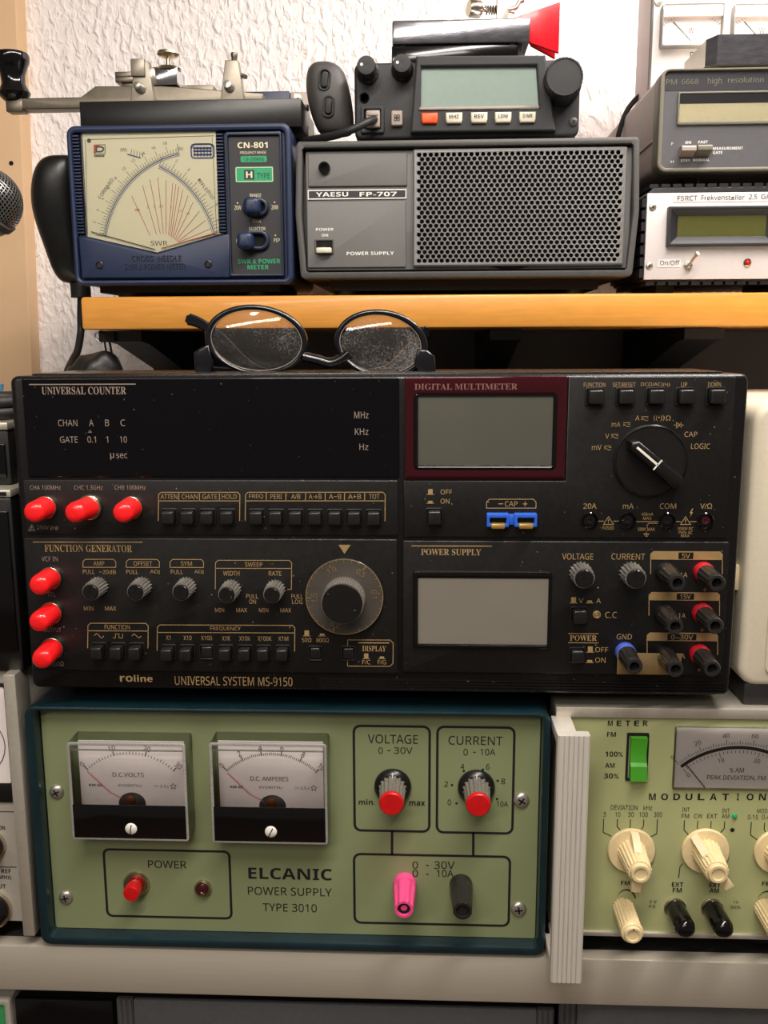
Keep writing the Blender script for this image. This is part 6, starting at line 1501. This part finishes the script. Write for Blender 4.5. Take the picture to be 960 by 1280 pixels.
mb = MB(); mb.box(-hw + .003, hw - .003, -.0002, .0029, .003, h - .003); mb.build('window', 'green_lit', GL)  # flat green colour stands in for a green glow

# ================================================================== pouch hanging from a clip under the shelf
Yc = .185; a = W(130, 413, Yc)
BC = thing('binder_clip', 'small black clip with wire handles under the left end of the shelf', 'clip', (a.x, Yc, zbm))
cz0 = W(130, 429, Yc).z - zbm; x0 = W(125, 420, Yc).x - a.x; x1 = W(145, 420, Yc).x - a.x
mb = MB(); mb.box(x0, x1, -.004, .004, cz0 * .92, -.0004, 0, .001); mb.build('clip_body', 'black_plastic', BC)
mb = MB()
q = [(-.0030 + x0, 0, -.002), (x0 - .0034, 0, cz0 * .6), (x0 + .001, 0, cz0 * 1.0)]
mb.tube(smooth_path([(x0 + .002, 0, -.0004), *q]), .0007, 0, 6); mb.build('clip_handle', 'steel', BC)
PO = thing('hanging_pouch', 'shiny black pouch hanging by a wire loop from the clip', 'pouch', tuple(W(118, 470, Yc - .01)))
mb = MB(); k0 = mb.mark(); s1 = .00055
mb.sphere((0, 0, 0), 1, 0, .034 * .58, .016, .0175, 32, 18)
rnd = random.Random(5)
for i in range(k0, len(mb.v)):
    x, y, z = mb.v[i]; f = 1 + .10 * math.sin(x * 320 + z * 200) * math.cos(z * 260 + y * 140); mb.v[i] = (x * f + max(0, z) * .35, y * f, z * f)
mb.build('bag', 'bag_black', PO, smooth=60)
t0 = rel(PO, 131, 428, Yc); t1 = rel(PO, 137, 428, Yc); b0 = rel(PO, 135, 452, Yc - .008); b1 = rel(PO, 141, 450, Yc - .008)
mb = MB(); mb.tube(smooth_path([b0, t0, ((t0[0] + t1[0]) / 2, t0[1], t0[2] + .002), t1, b1]), .0008, 0, 6); mb.tube(smooth_path([rel(PO, 137, 450, Yc - .008), rel(PO, 144, 452, Yc - .01), rel(PO, 151, 472, Yc - .012)]), .003, 0, 8); mb.build('wire_loop', 'black_rubber', PO)

# ================================================================== eyeglasses lying upside down on the black system
MST = MSD.loc[2]; Yg = .030
gl = W(390, 464, Yg); GZ = W(390, 467, Yg).z
GS = thing('eyeglasses', 'folded black framed eyeglasses with round dusty lenses on the black system', 'eyeglasses', (gl.x, Yg, MSD.loc[2] + MSD.z1 - .0053))
def gp(px, py, Y=Yg): return rel(GS, px, py, Y)
def egg(cx, cy, rx, ry, n=48, tilt=0.0, flat=.0):
    o_ = []
    for k in range(n):
        t = 2 * PI * k / n; x = rx * math.cos(t); y = ry * math.sin(t)
        o_.append((cx + x * math.cos(tilt) - y * math.sin(tilt), cy + x * math.sin(tilt) + y * math.cos(tilt)))
    return o_
def px_outline(pts): return [(gp(x, y)[0], gp(x, y)[2]) for x, y in pts]
fr_mb = MB(); lens = []
for (ocx, ocy, orx, ory, icx, icy, irx, iry, tl) in ((320.5, 424.5, 64.5, 43.5, 320.8, 425.2, 57.0, 37.6, .12), (476.5, 429.5, 58.5, 42.5, 475.6, 430.0, 51.2, 36.2, .15)):
    O = px_outline(list(reversed(egg(ocx, ocy, orx, ory, tilt=tl)))); I = px_outline(list(reversed(egg(icx, icy, irx, iry, tilt=tl))))
    fr_mb.frame(O, I, -.0022, .0022, 0, .0012)
    lens.append((I, icx, icy))
def gtube(pts, r, m=0, dY=0): 
    fr_mb.tube(smooth_path([gp(x, y, Yg + d) for x, y, d in pts]), r, m, 10)
gtube([(379, 446, 0), (396, 450, 0), (412, 454, 0), (426, 449, 0), (436, 441, 0)], .0030)
for pl in ([(243, 441), (250, 436), (262, 430), (268, 452), (262, 470), (245, 470)], [(543.5, 445), (533, 437), (522, 436), (517, 456), (524, 468), (545, 470)]):
    P_ = px_outline(pl); 
    if sum(P_[i - 1][0] * P_[i][1] - P_[i][0] * P_[i - 1][1] for i in range(len(P_))) < 0: P_ = P_[::-1]
    fr_mb.prism(P_, -.0024, .0030, 0, .0012)
fo = fr_mb.build('frame', 'frame_black', GS, smooth=50)
for I, cx_, cy_ in lens:
    c = gp(cx_, cy_); mb = MB(); rings = 6; vs = []; n = len(I)
    for j in range(1, rings + 1):
        f = j / rings
        for x, z_ in I: vs.append((c[0] + (x - c[0]) * f, .0006 - .0030 * (1 - f * f), c[2] + (z_ - c[2]) * f))
    vs.append((c[0], .0006 - .0030, c[2])); k_ = len(vs) - 1; fs = []
    for j in range(rings - 1):
        for i in range(n): fs.append((j * n + i, j * n + (i + 1) % n, (j + 1) * n + (i + 1) % n, (j + 1) * n + i))
    for i in range(n): fs.append((k_, (i + 1) % n, i))
    mb.add(vs, fs); mb.build('lens', 'lens', GS, smooth=80)
    mb = MB(); mb.line(I, .0006, -.0012, 0, True); mb.build('rim_edge', 'steel', fo)
# temples folded across behind, tips hooking up at the far sides
def temple(pts, w_):
    P = smooth_path([gp(x, y, Yg + d) for x, y, d in pts], 8); m_ = MB(); n = len(P); loops = []
    for i, p_ in enumerate(P):
        t = (Vector(P[min(n - 1, i + 1)]) - Vector(P[max(0, i - 1)])).normalized(); up = Vector((0, -1, 0)).cross(t).normalized()
        f = i / (n - 1); h_ = w_[0] + (w_[1] - w_[0]) * max(0, (f - .65) / .35); h_ *= (1 if f < .97 else .6)
        c = Vector(p_); loops.append([(c + up * (h_ * a_) + Vector((0, b_ * .0016, 0)))[:] for a_, b_ in ((-1, 0), (-.7, -1), (.7, -1), (1, 0), (.7, 1), (-.7, 1))])
    m_.loft(loops); m_.build('temple', 'frame_black', GS, smooth=50)
temple([(532, 462, .004), (480, 464, .010), (400, 468, .013), (325, 462, .014), (278, 422, .014), (252, 405, .013), (233, 398, .012)], (.0022, .0036))
temple([(250, 462, .004), (330, 466, .016), (420, 468, .020), (480, 462, .021), (510, 436, .021), (524, 420, .020), (536, 412, .019)], (.0022, .0030))
bpy.data.scenes.remove(TXT)
